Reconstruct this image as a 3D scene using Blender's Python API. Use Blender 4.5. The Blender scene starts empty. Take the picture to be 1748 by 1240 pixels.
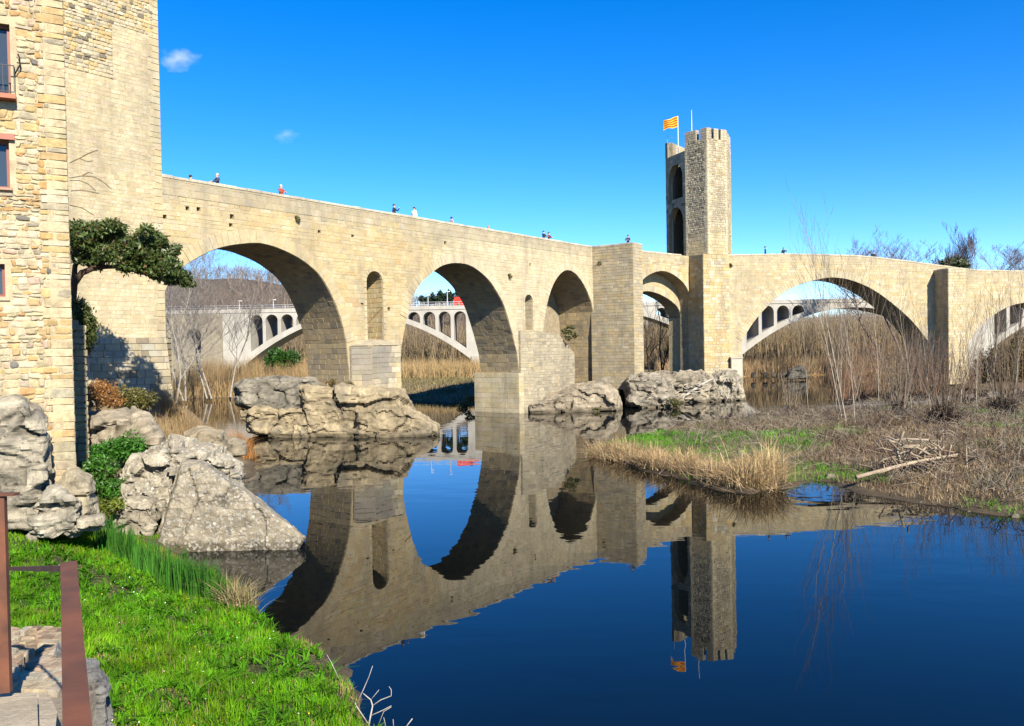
import bpy, bmesh, math, random
import numpy as np
from mathutils import Vector, Matrix
from mathutils.geometry import tessellate_polygon

random.seed(11)
rng = np.random.default_rng(11)
sc = bpy.context.scene
COL = sc.collection

# ---------------------------------------------------------------- camera
FPX, CAMH = 1400.0, 6.0
PITCH, ROLL = math.atan(27 / 1400), math.atan(0.0177)
_F = np.array([0, math.cos(PITCH), -math.sin(PITCH)])
_U0 = np.array([0, math.sin(PITCH), math.cos(PITCH)])
_R0 = np.array([1.0, 0, 0])
_R = _R0 * math.cos(ROLL) - _U0 * math.sin(ROLL)
_U = _U0 * math.cos(ROLL) + _R0 * math.sin(ROLL)
CAM = np.array([0, 0, CAMH])
cam = bpy.data.cameras.new('camera')
cam.sensor_width = 36.0
cam.lens = 36.0 * FPX / 1748
cam.clip_start = 0.1
cam.clip_end = 9000
camo = bpy.data.objects.new('camera', cam)
COL.objects.link(camo)
_B = -_F
camo.matrix_world = Matrix(((_R[0], _U[0], _B[0], 0), (_R[1], _U[1], _B[1], 0), (_R[2], _U[2], _B[2], CAMH), (0, 0, 0, 1)))
sc.camera = camo

# ---------------------------------------------------------------- sky, sun, exposure
SUN_AZ, SUN_EL = math.radians(26), math.radians(34)      # azimuth to the right of straight behind the camera
S = Vector((math.sin(SUN_AZ) * math.cos(SUN_EL), -math.cos(SUN_AZ) * math.cos(SUN_EL), math.sin(SUN_EL)))
world = bpy.data.worlds.new('World')
sc.world = world
world.use_nodes = True
nt = world.node_tree
bg = nt.nodes['Background']
sky = nt.nodes.new('ShaderNodeTexSky')
sky.sky_type = 'NISHITA'
sky.sun_disc = False
sky.sun_elevation = SUN_EL
sky.sun_rotation = math.atan2(S.x, S.y)
sky.altitude = 1200
sky.air_density = 0.8
sky.dust_density = 0.0
sky.ozone_density = 3.0
hs = nt.nodes.new('ShaderNodeHueSaturation')
hs.inputs['Saturation'].default_value = 1.38
hs.inputs['Value'].default_value = 1.75
hs.inputs['Hue'].default_value = 0.508
nt.links.new(sky.outputs[0], hs.inputs['Color'])
nt.links.new(hs.outputs[0], bg.inputs[0])
bg.inputs[1].default_value = 0.060
sl = bpy.data.lights.new('sun', 'SUN')
sl.energy = 5.0
sl.angle = math.radians(0.53)
sl.color = (1.0, 0.92, 0.77)
slo = bpy.data.objects.new('sun', sl)
COL.objects.link(slo)
slo.rotation_euler = S.to_track_quat('Z', 'Y').to_euler()
slo.location = (20, -30, 60)
vs = sc.view_settings
vs.view_transform = 'Standard'
vs.look = 'None'
vs.gamma = 1.0
vs.exposure = 1.32
vs.use_curve_mapping = False
sc.cycles.max_bounces = 6
sc.cycles.volume_bounces = 1

# ---------------------------------------------------------------- helpers
def ray(x, y):
    d = FPX * _F + (x - 874) * _R - (y - 620) * _U
    return d / d[1]
def at(x, y, Y):                                  # photograph position at distance Y -> world point
    return Vector(CAM + ray(x, y) * Y)
def on(x, y, z=0.0):                              # photograph position on the level z -> world point
    r = ray(x, y)
    return Vector(CAM + r * ((z - CAMH) / r[2]))
def px_of(p):
    d = np.asarray(p, float) - CAM
    k = d @ _F
    return 874 + FPX * (d @ _R) / k, 620 - FPX * (d @ _U) / k, k

def vhash(ix, iy, iz, seed):
    h = (ix * 374761393 + iy * 668265263 + iz * 2147483647 + seed * 1274126177) & 0xFFFFFFFF
    h = ((h ^ (h >> 13)) * 1274126177) & 0xFFFFFFFF
    h = h ^ (h >> 16)
    return (h & 0xFFFF) / 65535.0
def noise3(p, seed=0):                            # value noise, -1..1
    p = np.asarray(p, float)
    i = np.floor(p).astype(np.int64)
    f = p - i
    f = f * f * (3 - 2 * f)
    out = 0
    for dx in (0, 1):
        for dy in (0, 1):
            for dz in (0, 1):
                w = (f[:, 0] if dx else 1 - f[:, 0]) * (f[:, 1] if dy else 1 - f[:, 1]) * (f[:, 2] if dz else 1 - f[:, 2])
                out = out + w * vhash(i[:, 0] + dx, i[:, 1] + dy, i[:, 2] + dz, seed)
    return out * 2 - 1
def fbm(p, octv=4, seed=0, gain=0.5):
    p = np.asarray(p, float)
    a, s, o = 1.0, 1.0, 0
    for k in range(octv):
        o = o + a * noise3(p * s + k * 17.3, seed + k)
        a *= gain
        s *= 2.03
    return o
def n1(x, y, z=0.0, seed=0):
    return float(noise3(np.array([[x, y, z]]), seed)[0])
def sstep(a, b, x):
    t = np.clip((x - a) / (b - a), 0, 1)
    return t * t * (3 - 2 * t)
def lerp3(a, b, t):
    return tuple(a[i] + (b[i] - a[i]) * t for i in range(3))
def jit(c, a=0.12):
    k = 1 + random.uniform(-a, a)
    return tuple(max(0.004, v * k * (1 + random.uniform(-a, a) * 0.25)) for v in c)

def link(name, me, parent=None):
    o = bpy.data.objects.new(name, me)
    COL.objects.link(o)
    if parent is not None:
        o.parent = parent
        if parent.type == 'EMPTY' and not LOCAL:              # parts are modelled in world metres
            o.matrix_parent_inverse = Matrix.Translation(-parent.location)
    return o
LOCAL = []                                                    # filled while a thing is modelled about its own base
def tag(o, label=None, cat=None, group=None, kind=None):
    if label: o['label'] = label
    if cat: o['category'] = cat
    if group: o['group'] = group
    if kind: o['kind'] = kind
    return o
def thing(name, loc, label, cat, group=None):
    o = bpy.data.objects.new(name, None)
    o.empty_display_size = 0.3
    COL.objects.link(o)
    o.location = loc
    o.matrix_world = Matrix.Translation(Vector(loc))
    return tag(o, label, cat, group)

class MB:
    def __init__(s):
        s.v, s.f, s.c, s.m = [], [], [], []
    def add(s, vs_, fs, col=(0.5, 0.5, 0.5), mi=0):
        b = len(s.v)
        s.v.extend([tuple(p) for p in vs_])
        s.f.extend([tuple(i + b for i in f) for f in fs])
        s.c.extend([(col[0], col[1], col[2], 1.0)] * len(vs_))
        s.m.extend([mi] * len(fs))
    def box(s, c, h, col=(0.5, 0.5, 0.5), mi=0, ax=None):      # centre, half sizes, optional axes
        X, Y, Z = ax if ax else (Vector((1, 0, 0)), Vector((0, 1, 0)), Vector((0, 0, 1)))
        c = Vector(c)
        vv = [c + X * (h[0] * a) + Y * (h[1] * b) + Z * (h[2] * d) for d in (-1, 1) for b in (-1, 1) for a in (-1, 1)]
        s.add(vv, [(0, 2, 3, 1), (4, 5, 7, 6), (0, 1, 5, 4), (2, 6, 7, 3), (0, 4, 6, 2), (1, 3, 7, 5)], col, mi)
    def tube(s, pts, rad, sides=5, col=(0.5, 0.5, 0.5), mi=0, cap=True):
        pts = [Vector(p) for p in pts]
        vv = []
        n = len(pts)
        ref = None
        for i, p in enumerate(pts):
            d = (pts[min(i + 1, n - 1)] - pts[max(i - 1, 0)])
            if d.length < 1e-9: d = Vector((0, 0, 1))
            d.normalize()
            if ref is None:
                ref = d.orthogonal().normalized()
            a = (ref - d * ref.dot(d))
            a = a.normalized() if a.length > 1e-6 else d.orthogonal().normalized()
            ref = a
            b = d.cross(a)
            r = rad[i] if hasattr(rad, '__len__') else rad
            for k in range(sides):
                t = 2 * math.pi * k / sides
                vv.append(p + a * (math.cos(t) * r) + b * (math.sin(t) * r))
        fs = []
        for i in range(n - 1):
            for k in range(sides):
                k2 = (k + 1) % sides
                fs.append((i * sides + k, i * sides + k2, (i + 1) * sides + k2, (i + 1) * sides + k))
        if cap:
            fs.append(tuple(range(sides - 1, -1, -1)))
            fs.append(tuple((n - 1) * sides + k for k in range(sides)))
        s.add(vv, fs, col, mi)
    def build(s, name, mats, parent=None, smooth=False):
        me = bpy.data.meshes.new(name)
        me.from_pydata(s.v, [], s.f)
        mats = mats if isinstance(mats, (list, tuple)) else [mats]
        for m in mats: me.materials.append(m)
        a = me.color_attributes.new('Col', 'FLOAT_COLOR', 'POINT')
        a.data.foreach_set('color', np.array(s.c, dtype=np.float32).ravel())
        if len(mats) > 1:
            me.polygons.foreach_set('material_index', np.array(s.m, dtype=np.int32))
        if smooth:
            me.polygons.foreach_set('use_smooth', np.ones(len(me.polygons), dtype=bool))
        me.update()
        return link(name, me, parent)

def mesh_np(name, V, Fa, C, mat, parent=None, smooth=False):     # V (n,3), Fa (m,k) of one face size, C (n,3)
    me = bpy.data.meshes.new(name)
    V = np.asarray(V, np.float32); Fa = np.asarray(Fa, np.int32)
    m, k = Fa.shape
    me.vertices.add(len(V)); me.vertices.foreach_set('co', V.ravel())
    me.loops.add(m * k); me.loops.foreach_set('vertex_index', Fa.ravel())
    me.polygons.add(m)
    me.polygons.foreach_set('loop_start', np.arange(0, m * k, k, dtype=np.int32))
    if smooth: me.polygons.foreach_set('use_smooth', np.ones(m, dtype=bool))
    me.update(calc_edges=True)
    a = me.color_attributes.new('Col', 'FLOAT_COLOR', 'POINT')
    cc = np.ones((len(V), 4), np.float32); cc[:, :3] = C
    a.data.foreach_set('color', cc.ravel())
    me.materials.append(mat)
    return link(name, me, parent)

# ---------------------------------------------------------------- materials
def new_mat(name):
    m = bpy.data.materials.new(name)
    m.use_nodes = True
    t = m.node_tree
    return m, t, t.nodes['Principled BSDF']
def col_mat(name, rough=0.9, noise_scale=2.0, var=0.35, bump=0.3, bump_scale=None, bdist=0.02, spec=0.25, detail=6, k=0.61, trans=0.0, pits=0.0, stain=0.0):
    """colour from the 'Col' attribute, broken up by noise in world metres"""
    m, t, p = new_mat(name)
    at_ = t.nodes.new('ShaderNodeAttribute'); at_.attribute_name = 'Col'
    geo = t.nodes.new('ShaderNodeNewGeometry')
    no = t.nodes.new('ShaderNodeTexNoise'); no.inputs['Scale'].default_value = noise_scale
    no.inputs['Detail'].default_value = detail; no.inputs['Roughness'].default_value = 0.65
    t.links.new(geo.outputs['Position'], no.inputs['Vector'])
    mr = t.nodes.new('ShaderNodeMapRange')
    mr.inputs['From Min'].default_value = 0.25; mr.inputs['From Max'].default_value = 0.75
    mr.inputs['To Min'].default_value = (1 - var) * k; mr.inputs['To Max'].default_value = (1 + var) * k
    t.links.new(no.outputs['Fac'], mr.inputs['Value'])
    mx = t.nodes.new('ShaderNodeMix'); mx.data_type = 'RGBA'; mx.blend_type = 'MULTIPLY'
    mx.inputs['Factor'].default_value = 1.0
    t.links.new(at_.outputs['Color'], mx.inputs['A'])
    cb = t.nodes.new('ShaderNodeCombineColor')
    for i in range(3): t.links.new(mr.outputs[0], cb.inputs[i])
    t.links.new(cb.outputs[0], mx.inputs['B'])
    out = mx.outputs['Result']
    if pits > 0:
        vo = t.nodes.new('ShaderNodeTexNoise'); vo.inputs['Scale'].default_value = noise_scale * 6
        vo.inputs['Detail'].default_value = 3
        t.links.new(geo.outputs['Position'], vo.inputs['Vector'])
        r2 = t.nodes.new('ShaderNodeMapRange'); r2.inputs['From Min'].default_value = 0.56; r2.inputs['From Max'].default_value = 0.72
        r2.inputs['To Min'].default_value = 0; r2.inputs['To Max'].default_value = pits
        t.links.new(vo.outputs['Fac'], r2.inputs['Value'])
        m2 = t.nodes.new('ShaderNodeMix'); m2.data_type = 'RGBA'
        t.links.new(r2.outputs[0], m2.inputs['Factor']); t.links.new(out, m2.inputs['A'])
        m2.inputs['B'].default_value = (0.12, 0.105, 0.08, 1)
        out = m2.outputs['Result']
    if stain > 0:                                       # grey weathering streaks
        ms_ = t.nodes.new('ShaderNodeMapping'); ms_.inputs['Scale'].default_value = (0.55, 0.55, 0.13)
        t.links.new(geo.outputs['Position'], ms_.inputs['Vector'])
        ns = t.nodes.new('ShaderNodeTexNoise'); ns.inputs['Scale'].default_value = 1.0; ns.inputs['Detail'].default_value = 7; ns.inputs['Roughness'].default_value = 0.7
        t.links.new(ms_.outputs[0], ns.inputs['Vector'])
        r3 = t.nodes.new('ShaderNodeMapRange'); r3.inputs['From Min'].default_value = 0.47; r3.inputs['From Max'].default_value = 0.75
        r3.inputs['To Min'].default_value = 0; r3.inputs['To Max'].default_value = stain
        t.links.new(ns.outputs['Fac'], r3.inputs['Value'])
        m3 = t.nodes.new('ShaderNodeMix'); m3.data_type = 'RGBA'
        t.links.new(r3.outputs[0], m3.inputs['Factor']); t.links.new(out, m3.inputs['A'])
        m3.inputs['B'].default_value = (0.17, 0.15, 0.115, 1)
        out = m3.outputs['Result']
    t.links.new(out, p.inputs['Base Color'])
    p.inputs['Roughness'].default_value = rough
    p.inputs['Specular IOR Level'].default_value = spec
    if bump > 0:
        nb = t.nodes.new('ShaderNodeTexNoise'); nb.inputs['Scale'].default_value = bump_scale or noise_scale * 5
        nb.inputs['Detail'].default_value = 8; nb.inputs['Roughness'].default_value = 0.7
        t.links.new(geo.outputs['Position'], nb.inputs['Vector'])
        b = t.nodes.new('ShaderNodeBump'); b.inputs['Strength'].default_value = bump; b.inputs['Distance'].default_value = bdist
        t.links.new(nb.outputs['Fac'], b.inputs['Height']); t.links.new(b.outputs[0], p.inputs['Normal'])
    if trans > 0:
        tr = t.nodes.new('ShaderNodeBsdfTranslucent'); t.links.new(out, tr.inputs['Color'])
        ms = t.nodes.new('ShaderNodeMixShader'); ms.inputs[0].default_value = trans
        t.links.new(p.outputs[0], ms.inputs[1]); t.links.new(tr.outputs[0], ms.inputs[2])
        t.links.new(ms.outputs[0], t.nodes['Material Output'].inputs['Surface'])
    return m
def plain(name, col, rough=0.6, metal=0.0, spec=0.4):
    m, t, p = new_mat(name)
    p.inputs['Base Color'].default_value = (*col, 1); p.inputs['Roughness'].default_value = rough
    p.inputs['Metallic'].default_value = metal; p.inputs['Specular IOR Level'].default_value = spec
    return m

M_STONE = col_mat('ashlar stone', 0.92, 1.3, 0.2, 0.6, 14, 0.03, pits=0.45, stain=0.85)
M_RUBBLE = col_mat('rubble stone', 0.92, 5.0, 0.42, 0.9, 16, 0.03, detail=10, pits=0.4, k=0.57)
M_MORTAR = col_mat('lime mortar', 0.95, 2.5, 0.3, 0.8, 18, 0.03)
M_ROCK = col_mat('limestone rock', 0.95, 2.2, 0.5, 0.8, 6.0, 0.05, detail=14, pits=0.55, k=0.52)
def add_fine_bump(m, scale, dist):
    t = m.node_tree; p = t.nodes['Principled BSDF']
    old = p.inputs['Normal'].links[0].from_socket
    g = t.nodes.new('ShaderNodeNewGeometry'); n = t.nodes.new('ShaderNodeTexNoise'); n.inputs['Scale'].default_value = scale; n.inputs['Detail'].default_value = 9; n.inputs['Roughness'].default_value = 0.75
    t.links.new(g.outputs['Position'], n.inputs['Vector'])
    b = t.nodes.new('ShaderNodeBump'); b.inputs['Strength'].default_value = 1.0; b.inputs['Distance'].default_value = dist
    t.links.new(n.outputs['Fac'], b.inputs['Height']); t.links.new(old, b.inputs['Normal']); t.links.new(b.outputs[0], p.inputs['Normal'])
add_fine_bump(M_ROCK, 22.0, 0.03)
# old lime concrete full of pebbles and sherds
M_RUIN = col_mat('lime concrete', 0.95, 2.5, 0.4, 0.8, 9.0, 0.04, detail=12, pits=0.4, k=0.54)
t = M_RUIN.node_tree; p = t.nodes['Principled BSDF']
base_ = p.inputs['Base Color'].links[0].from_socket
g_ = t.nodes.new('ShaderNodeNewGeometry'); v_ = t.nodes.new('ShaderNodeTexVoronoi'); v_.inputs['Scale'].default_value = 15.0; v_.inputs['Randomness'].default_value = 1.0
t.links.new(g_.outputs['Position'], v_.inputs['Vector'])
sp_ = t.nodes.new('ShaderNodeSeparateColor'); t.links.new(v_.outputs['Color'], sp_.inputs[0])
r_ = t.nodes.new('ShaderNodeValToRGB'); cr_ = r_.color_ramp
for pos, c_ in ((0.0, (0.12, 0.115, 0.11, 1)), (0.3, (0.26, 0.21, 0.14, 1)), (0.55, (0.40, 0.36, 0.28, 1)), (0.8, (0.30, 0.17, 0.07, 1)), (1.0, (0.45, 0.43, 0.37, 1))):
    e_ = cr_.elements[0] if pos == 0 else (cr_.elements[1] if pos == 1 else cr_.elements.new(pos)); e_.position = pos; e_.color = c_
t.links.new(sp_.outputs[0], r_.inputs[0])
mk = t.nodes.new('ShaderNodeMapRange'); mk.inputs['From Min'].default_value = 0.55; mk.inputs['From Max'].default_value = 0.62; mk.inputs['To Max'].default_value = 0.55
t.links.new(sp_.outputs[1], mk.inputs['Value'])
mm = t.nodes.new('ShaderNodeMix'); mm.data_type = 'RGBA'
t.links.new(mk.outputs[0], mm.inputs['Factor']); t.links.new(base_, mm.inputs['A']); t.links.new(r_.outputs[0], mm.inputs['B'])
t.links.new(mm.outputs['Result'], p.inputs['Base Color'])
add_fine_bump(M_RUIN, 16.0, 0.04)
M_CONC = col_mat('concrete', 0.85, 0.5, 0.16, 0.25, 6, 0.02, stain=0.5)
M_GROUND = col_mat('ground soil', 0.95, 1.2, 0.45, 0.9, 9, 0.06, detail=9)
M_GRASS = col_mat('grass blade', 0.6, 0.7, 0.35, 0, spec=0.12, trans=0.4, k=0.8)
M_LEAF = col_mat('leaf', 0.45, 1.5, 0.3, 0, spec=0.3, trans=0.2, k=0.72)
M_DRY = col_mat('dry stalk', 0.8, 0.9, 0.35, 0, spec=0.2, trans=0.15, k=0.68)
M_BARK = col_mat('bark', 0.9, 4.0, 0.35, 0.5, 20, 0.02)
M_WOOD = col_mat('far wood', 0.95, 0.08, 0.4, 0, spec=0.1)
M_CLOTH = col_mat('cloth', 0.85, 9.0, 0.15, 0.2, 60, 0.01, k=0.72)
M_PAINT = col_mat('paint', 0.45, 3.0, 0.08, 0)

# rusty steel
M_RUST, t, p = new_mat('rusty steel')
n_ = t.nodes.new('ShaderNodeTexNoise'); n_.inputs['Scale'].default_value = 7; n_.inputs['Detail'].default_value = 8
g_ = t.nodes.new('ShaderNodeNewGeometry'); t.links.new(g_.outputs['Position'], n_.inputs['Vector'])
r_ = t.nodes.new('ShaderNodeValToRGB')
r_.color_ramp.elements[0].position = 0.3; r_.color_ramp.elements[0].color = (0.045, 0.018, 0.010, 1)
r_.color_ramp.elements[1].position = 0.72; r_.color_ramp.elements[1].color = (0.135, 0.045, 0.019, 1)
t.links.new(n_.outputs['Fac'], r_.inputs[0]); t.links.new(r_.outputs[0], p.inputs['Base Color'])
p.inputs['Roughness'].default_value = 0.75
nb = t.nodes.new('ShaderNodeTexNoise'); nb.inputs['Scale'].default_value = 160; t.links.new(g_.outputs['Position'], nb.inputs['Vector'])
b_ = t.nodes.new('ShaderNodeBump'); b_.inputs['Strength'].default_value = 0.25; b_.inputs['Distance'].default_value = 0.003
t.links.new(nb.outputs['Fac'], b_.inputs['Height']); t.links.new(b_.outputs[0], p.inputs['Normal'])

# river water
M_WATER, t, p = new_mat('river water')
p.inputs['Base Color'].default_value = (0.0018, 0.0030, 0.0036, 1)
p.inputs['Roughness'].default_value = 0.012
p.inputs['IOR'].default_value = 1.333
g_ = t.nodes.new('ShaderNodeNewGeometry')
mp = t.nodes.new('ShaderNodeMapping'); mp.inputs['Scale'].default_value = (0.55, 1.0, 1.0)
t.links.new(g_.outputs['Position'], mp.inputs['Vector'])
w1 = t.nodes.new('ShaderNodeTexNoise'); w1.inputs['Scale'].default_value = 0.9; w1.inputs['Detail'].default_value = 2.5; w1.inputs['Roughness'].default_value = 0.45
t.links.new(mp.outputs[0], w1.inputs['Vector'])
w2 = t.nodes.new('ShaderNodeTexNoise'); w2.inputs['Scale'].default_value = 0.11; w2.inputs['Detail'].default_value = 1
t.links.new(g_.outputs['Position'], w2.inputs['Vector'])
wr = t.nodes.new('ShaderNodeMapRange'); wr.inputs['From Min'].default_value = 0.4; wr.inputs['From Max'].default_value = 0.7
wr.inputs['To Min'].default_value = 0.15; wr.inputs['To Max'].default_value = 1.0
t.links.new(w2.outputs['Fac'], wr.inputs['Value'])
ml = t.nodes.new('ShaderNodeMath'); ml.operation = 'MULTIPLY'
t.links.new(w1.outputs['Fac'], ml.inputs[0]); t.links.new(wr.outputs[0], ml.inputs[1])
b_ = t.nodes.new('ShaderNodeBump'); b_.inputs['Strength'].default_value = 1.0; b_.inputs['Distance'].default_value = 0.010
t.links.new(ml.outputs[0], b_.inputs['Height']); t.links.new(b_.outputs[0], p.inputs['Normal'])

M_GLASS = plain('window glass', (0.03, 0.04, 0.05), 0.08, 0, 0.6)
M_BROWN = plain('brown wood paint', (0.16, 0.045, 0.025), 0.55)
M_IRON = plain('dark iron', (0.02, 0.02, 0.022), 0.5, 0.6)
M_DARK = plain('dark interior', (0.015, 0.013, 0.012), 0.9)
M_WHITE = plain('white paint', (0.75, 0.75, 0.74), 0.5)
M_RED = plain('red car paint', (0.60, 0.03, 0.012), 0.35)
M_ZINC = plain('galvanised steel', (0.45, 0.46, 0.47), 0.45, 0.5)
M_PLASTER = col_mat('plaster', 0.9, 1.2, 0.15, 0.3, 12, 0.01)

# ================================================================ GROUND, WATER, HILLS
def sdf(poly, X, Y):
    P_ = np.array(poly, float)
    d2 = np.full(X.shape, 1e12); ins = np.zeros(X.shape, bool)
    for i in range(len(P_)):
        a, b = P_[i], P_[(i + 1) % len(P_)]
        e = b - a
        tt = np.clip(((X - a[0]) * e[0] + (Y - a[1]) * e[1]) / (e @ e), 0, 1)
        d2 = np.minimum(d2, (X - a[0] - tt * e[0]) ** 2 + (Y - a[1] - tt * e[1]) ** 2)
        c = ((a[1] > Y) != (b[1] > Y))
        with np.errstate(divide='ignore', invalid='ignore'):
            xx = (b[0] - a[0]) * (Y - a[1]) / (b[1] - a[1] + 1e-12) + a[0]
        ins ^= c & (X < xx)
    return np.where(ins, np.sqrt(d2), -np.sqrt(d2))
LB = [(9, -60), (4, 0), (2.2, 6), (0.2, 9.5), (-2.2, 13), (-3.1, 14.9), (-4.3, 16.9), (-5.5, 18.4), (-6.3, 19.7), (-7.6, 21.3), (-9.0, 22.6), (-10.3, 24.3), (-10.2, 27.5), (-11.2, 31), (-12.6, 36), (-13.2, 40),
      (-14.0, 43.5), (-15.2, 46.5), (-17.3, 50), (-19.5, 54), (-24, 58), (-34, 60), (-60, 60), (-300, 70), (-300, -60)]
RB = [(3.7, 45.8), (4.4, 43.8), (6.6, 38.2), (8.4, 33.4), (9.6, 32.8), (11.0, 33.5), (12.2, 34.6), (13.3, 35.0), (13.9, 31.7), (15.3, 29.0), (16.9, 26.8), (22, 22), (45, 10), (300, -20), (300, 150), (120, 125), (66, 113), (52, 106),
      (43, 98), (38, 90), (33.5, 81), (28.3, 75.6), (24.2, 72.6), (17.5, 65.4), (12, 58.5), (8.4, 54.0), (5.4, 49.5)]
NB = [(-300, 112), (-60, 109), (-34, 107), (-24, 101), (-14, 94), (-6, 91), (3, 93), (9, 101), (14, 118), (28, 138), (44, 146), (90, 149), (300, 158), (300, 9000), (-300, 9000)]
KEEPA, KEEPB = np.array([-27.0, 38.5]), np.array([-19.4, 47.9])
def ground_z(X, Y):
    X = np.asarray(X, float); Y = np.asarray(Y, float)
    wob = 0.5 * noise3(np.stack([X * 0.55, Y * 0.55, 0 * X], -1).reshape(-1, 3), 3).reshape(X.shape) + 0.3 * noise3(np.stack([X * 1.7, Y * 1.7, 0 * X], -1).reshape(-1, 3), 5).reshape(X.shape)
    dl = sdf(LB, X, Y) + wob; dr = sdf(RB, X, Y) + wob; dn = sdf(NB, X, Y) + wob
    up = lambda d, a, la, b, lb: a * np.clip(d / la, 0, 1) + b * sstep(0, lb, d)
    zl = up(dl, 0.22, 0.5, 0.85, 8)
    zl = zl + 3.2 * sstep(9, 2, Y) * sstep(6, 1, X)
    e = KEEPB - KEEPA
    tt = np.clip(((X - KEEPA[0]) * e[0] + (Y - KEEPA[1]) * e[1]) / (e @ e), 0, 1)
    dk = np.hypot(X - KEEPA[0] - tt * e[0], Y - KEEPA[1] - tt * e[1])
    zl = zl + 2.3 * np.exp(-(dk / 3.6) ** 2) * sstep(-0.5, 3, dl)
    zl = zl + 0.95 * np.exp(-(np.hypot(X + 14.0, Y - 21.5) / 3.4) ** 2)
    zr = up(dr, 0.15, 0.6, 0.95, 16)
    zn = up(dn, 0.15, 0.8, 1.3, 14)
    z = np.where(dl > 0, zl, np.where(dr > 0, zr, np.where(dn > 0, zn, np.maximum(-1.4, np.maximum.reduce([dl, dr, dn]) * 0.45))))
    land = (dl > 0) | (dr > 0) | (dn > 0)
    z = z + land * (0.07 * noise3(np.stack([X * 0.9, Y * 0.9, 0 * X], -1).reshape(-1, 3), 8).reshape(X.shape) + 0.03 * noise3(np.stack([X * 3.1, Y * 3.1, 0 * X], -1).reshape(-1, 3), 9).reshape(X.shape)) * np.clip(np.maximum.reduce([dl, dr, dn]), 0, 1)
    return z, dl, dr, dn
def gz(x, y):
    return float(ground_z(np.array([x]), np.array([y]))[0][0])

xs = np.unique(np.concatenate([-np.geomspace(60, 6000, 16), np.arange(-60, -22, 1.0), np.arange(-22, 24, 0.28), np.arange(24, 90, 0.9), np.geomspace(90, 6000, 16)]))
ys = np.unique(np.concatenate([[-400, -150, -60, -30, -15], np.arange(-8, 5, 1.0), np.arange(5, 62, 0.28), np.arange(62, 125, 0.8), np.arange(125, 170, 2.5), np.geomspace(170, 8500, 18)]))
GX, GY = np.meshgrid(xs, ys)
GZ, DL, DR, DN = ground_z(GX, GY)
soil = np.array([0.16, 0.115, 0.07]); green = np.array([0.06, 0.13, 0.018]); gravel = np.array([0.34, 0.31, 0.26]); mud = np.array([0.085, 0.065, 0.042]); straw = np.array([0.25, 0.185, 0.10])
nz = fbm(np.stack([GX * 0.25, GY * 0.25, 0 * GX], -1).reshape(-1, 3), 4, 21).reshape(GX.shape)
C = np.zeros(GX.shape + (3,)); C[:] = soil
def mixc(mask, col):
    global C
    C = C * (1 - mask[..., None]) + col * mask[..., None]
mixc(sstep(0.2, 1.2, DL) * (GY < 31) * 1.0, np.array([0.045, 0.06, 0.02]))
mixc(((DL > 0) & (GY > 31)) * 0.8, straw)
mixc(sstep(-0.1, 0.5, nz) * (DR > 0), straw * 0.75)
mixc(sstep(0.05, 0.6, -nz) * (DR > 0) * 0.8, green * 0.8)
grav = (DR > 0) * sstep(62, 66, GY) * sstep(80, 76, GY) * sstep(26, 33, GX) + (DR > 0) * sstep(3, 8, DR) * sstep(48, 54, GY) * sstep(66, 62, GY) * sstep(24, 30, GX) * 0.8
mixc(np.clip(grav, 0, 1), gravel)
mixc((DN > 0) * sstep(0, 0.5, nz + 0.2) * 0.8, straw)
mixc((DN > 0) * sstep(0.0, 0.5, -nz - 0.1) * 0.7, green * 0.7)
mixc((DN > -.3) * (DN < 3) * (GX > 20) * .9, np.array([0.50, 0.31, 0.12]))
wet = (DN < -.4) * np.clip(1 - np.maximum.reduce([DL, DR, DN]) / 0.7, 0, 1) + (np.maximum(DL, DR) > DN) * np.clip(1 - np.maximum.reduce([DL, DR, DN]) / 0.7, 0, 1)
mixc(np.clip(wet, 0, 1) * 0.85, mud)
ny, nx = GX.shape
idx = np.arange(nx * ny).reshape(ny, nx)
quads = np.stack([idx[:-1, :-1], idx[:-1, 1:], idx[1:, 1:], idx[1:, :-1]], -1).reshape(-1, 4)
V = np.stack([GX, GY, GZ], -1).reshape(-1, 3)
tag(mesh_np('ground', V, quads, C.reshape(-1, 3), M_GROUND, smooth=True), 'river banks and river bed of soil, gravel and grass', None, None, 'structure')

mb = MB()
mb.add([(-300, -60, 0), (300, -60, 0), (300, 165, 0), (-300, 165, 0)], [(0, 1, 2, 3)])
tag(mb.build('river_water', M_WATER), 'calm dark river mirroring the bridge', None, None, 'structure')

def hill_z(X, Y):
    hx = np.interp(X, [-400, -90, -55, -25, 10, 45, 140, 400], [33, 29.5, 25.5, 20, 14, 11.5, 11.5, 12])
    n = fbm(np.stack([X * 0.02, Y * 0.02, 0 * X], -1).reshape(-1, 3), 4, 31).reshape(np.shape(X))
    return 0.3 + sstep(160, 285, Y) * (hx + 2.0 * n) - sstep(330, 480, Y) * hx * 0.5
hx_, hy_ = np.meshgrid(np.arange(-330, 331, 6.0), np.arange(160, 481, 6.0))
hz_ = hill_z(hx_, hy_)
hz_[0, :] = -0.5
ny, nx = hx_.shape
idx = np.arange(nx * ny).reshape(ny, nx)
quads = np.stack([idx[:-1, :-1], idx[:-1, 1:], idx[1:, 1:], idx[1:, :-1]], -1).reshape(-1, 4)
hc = np.array([0.13, 0.10, 0.075]) * (1 + 0.25 * fbm(np.stack([hx_ * 0.03, hy_ * 0.03, 0 * hx_], -1).reshape(-1, 3), 3, 44))[:, None]
tag(mesh_np('hill', np.stack([hx_, hy_, hz_], -1).reshape(-1, 3), quads, hc, M_GROUND, smooth=True), 'low wooded hills beyond the modern bridge', None, None, 'structure')

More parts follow.
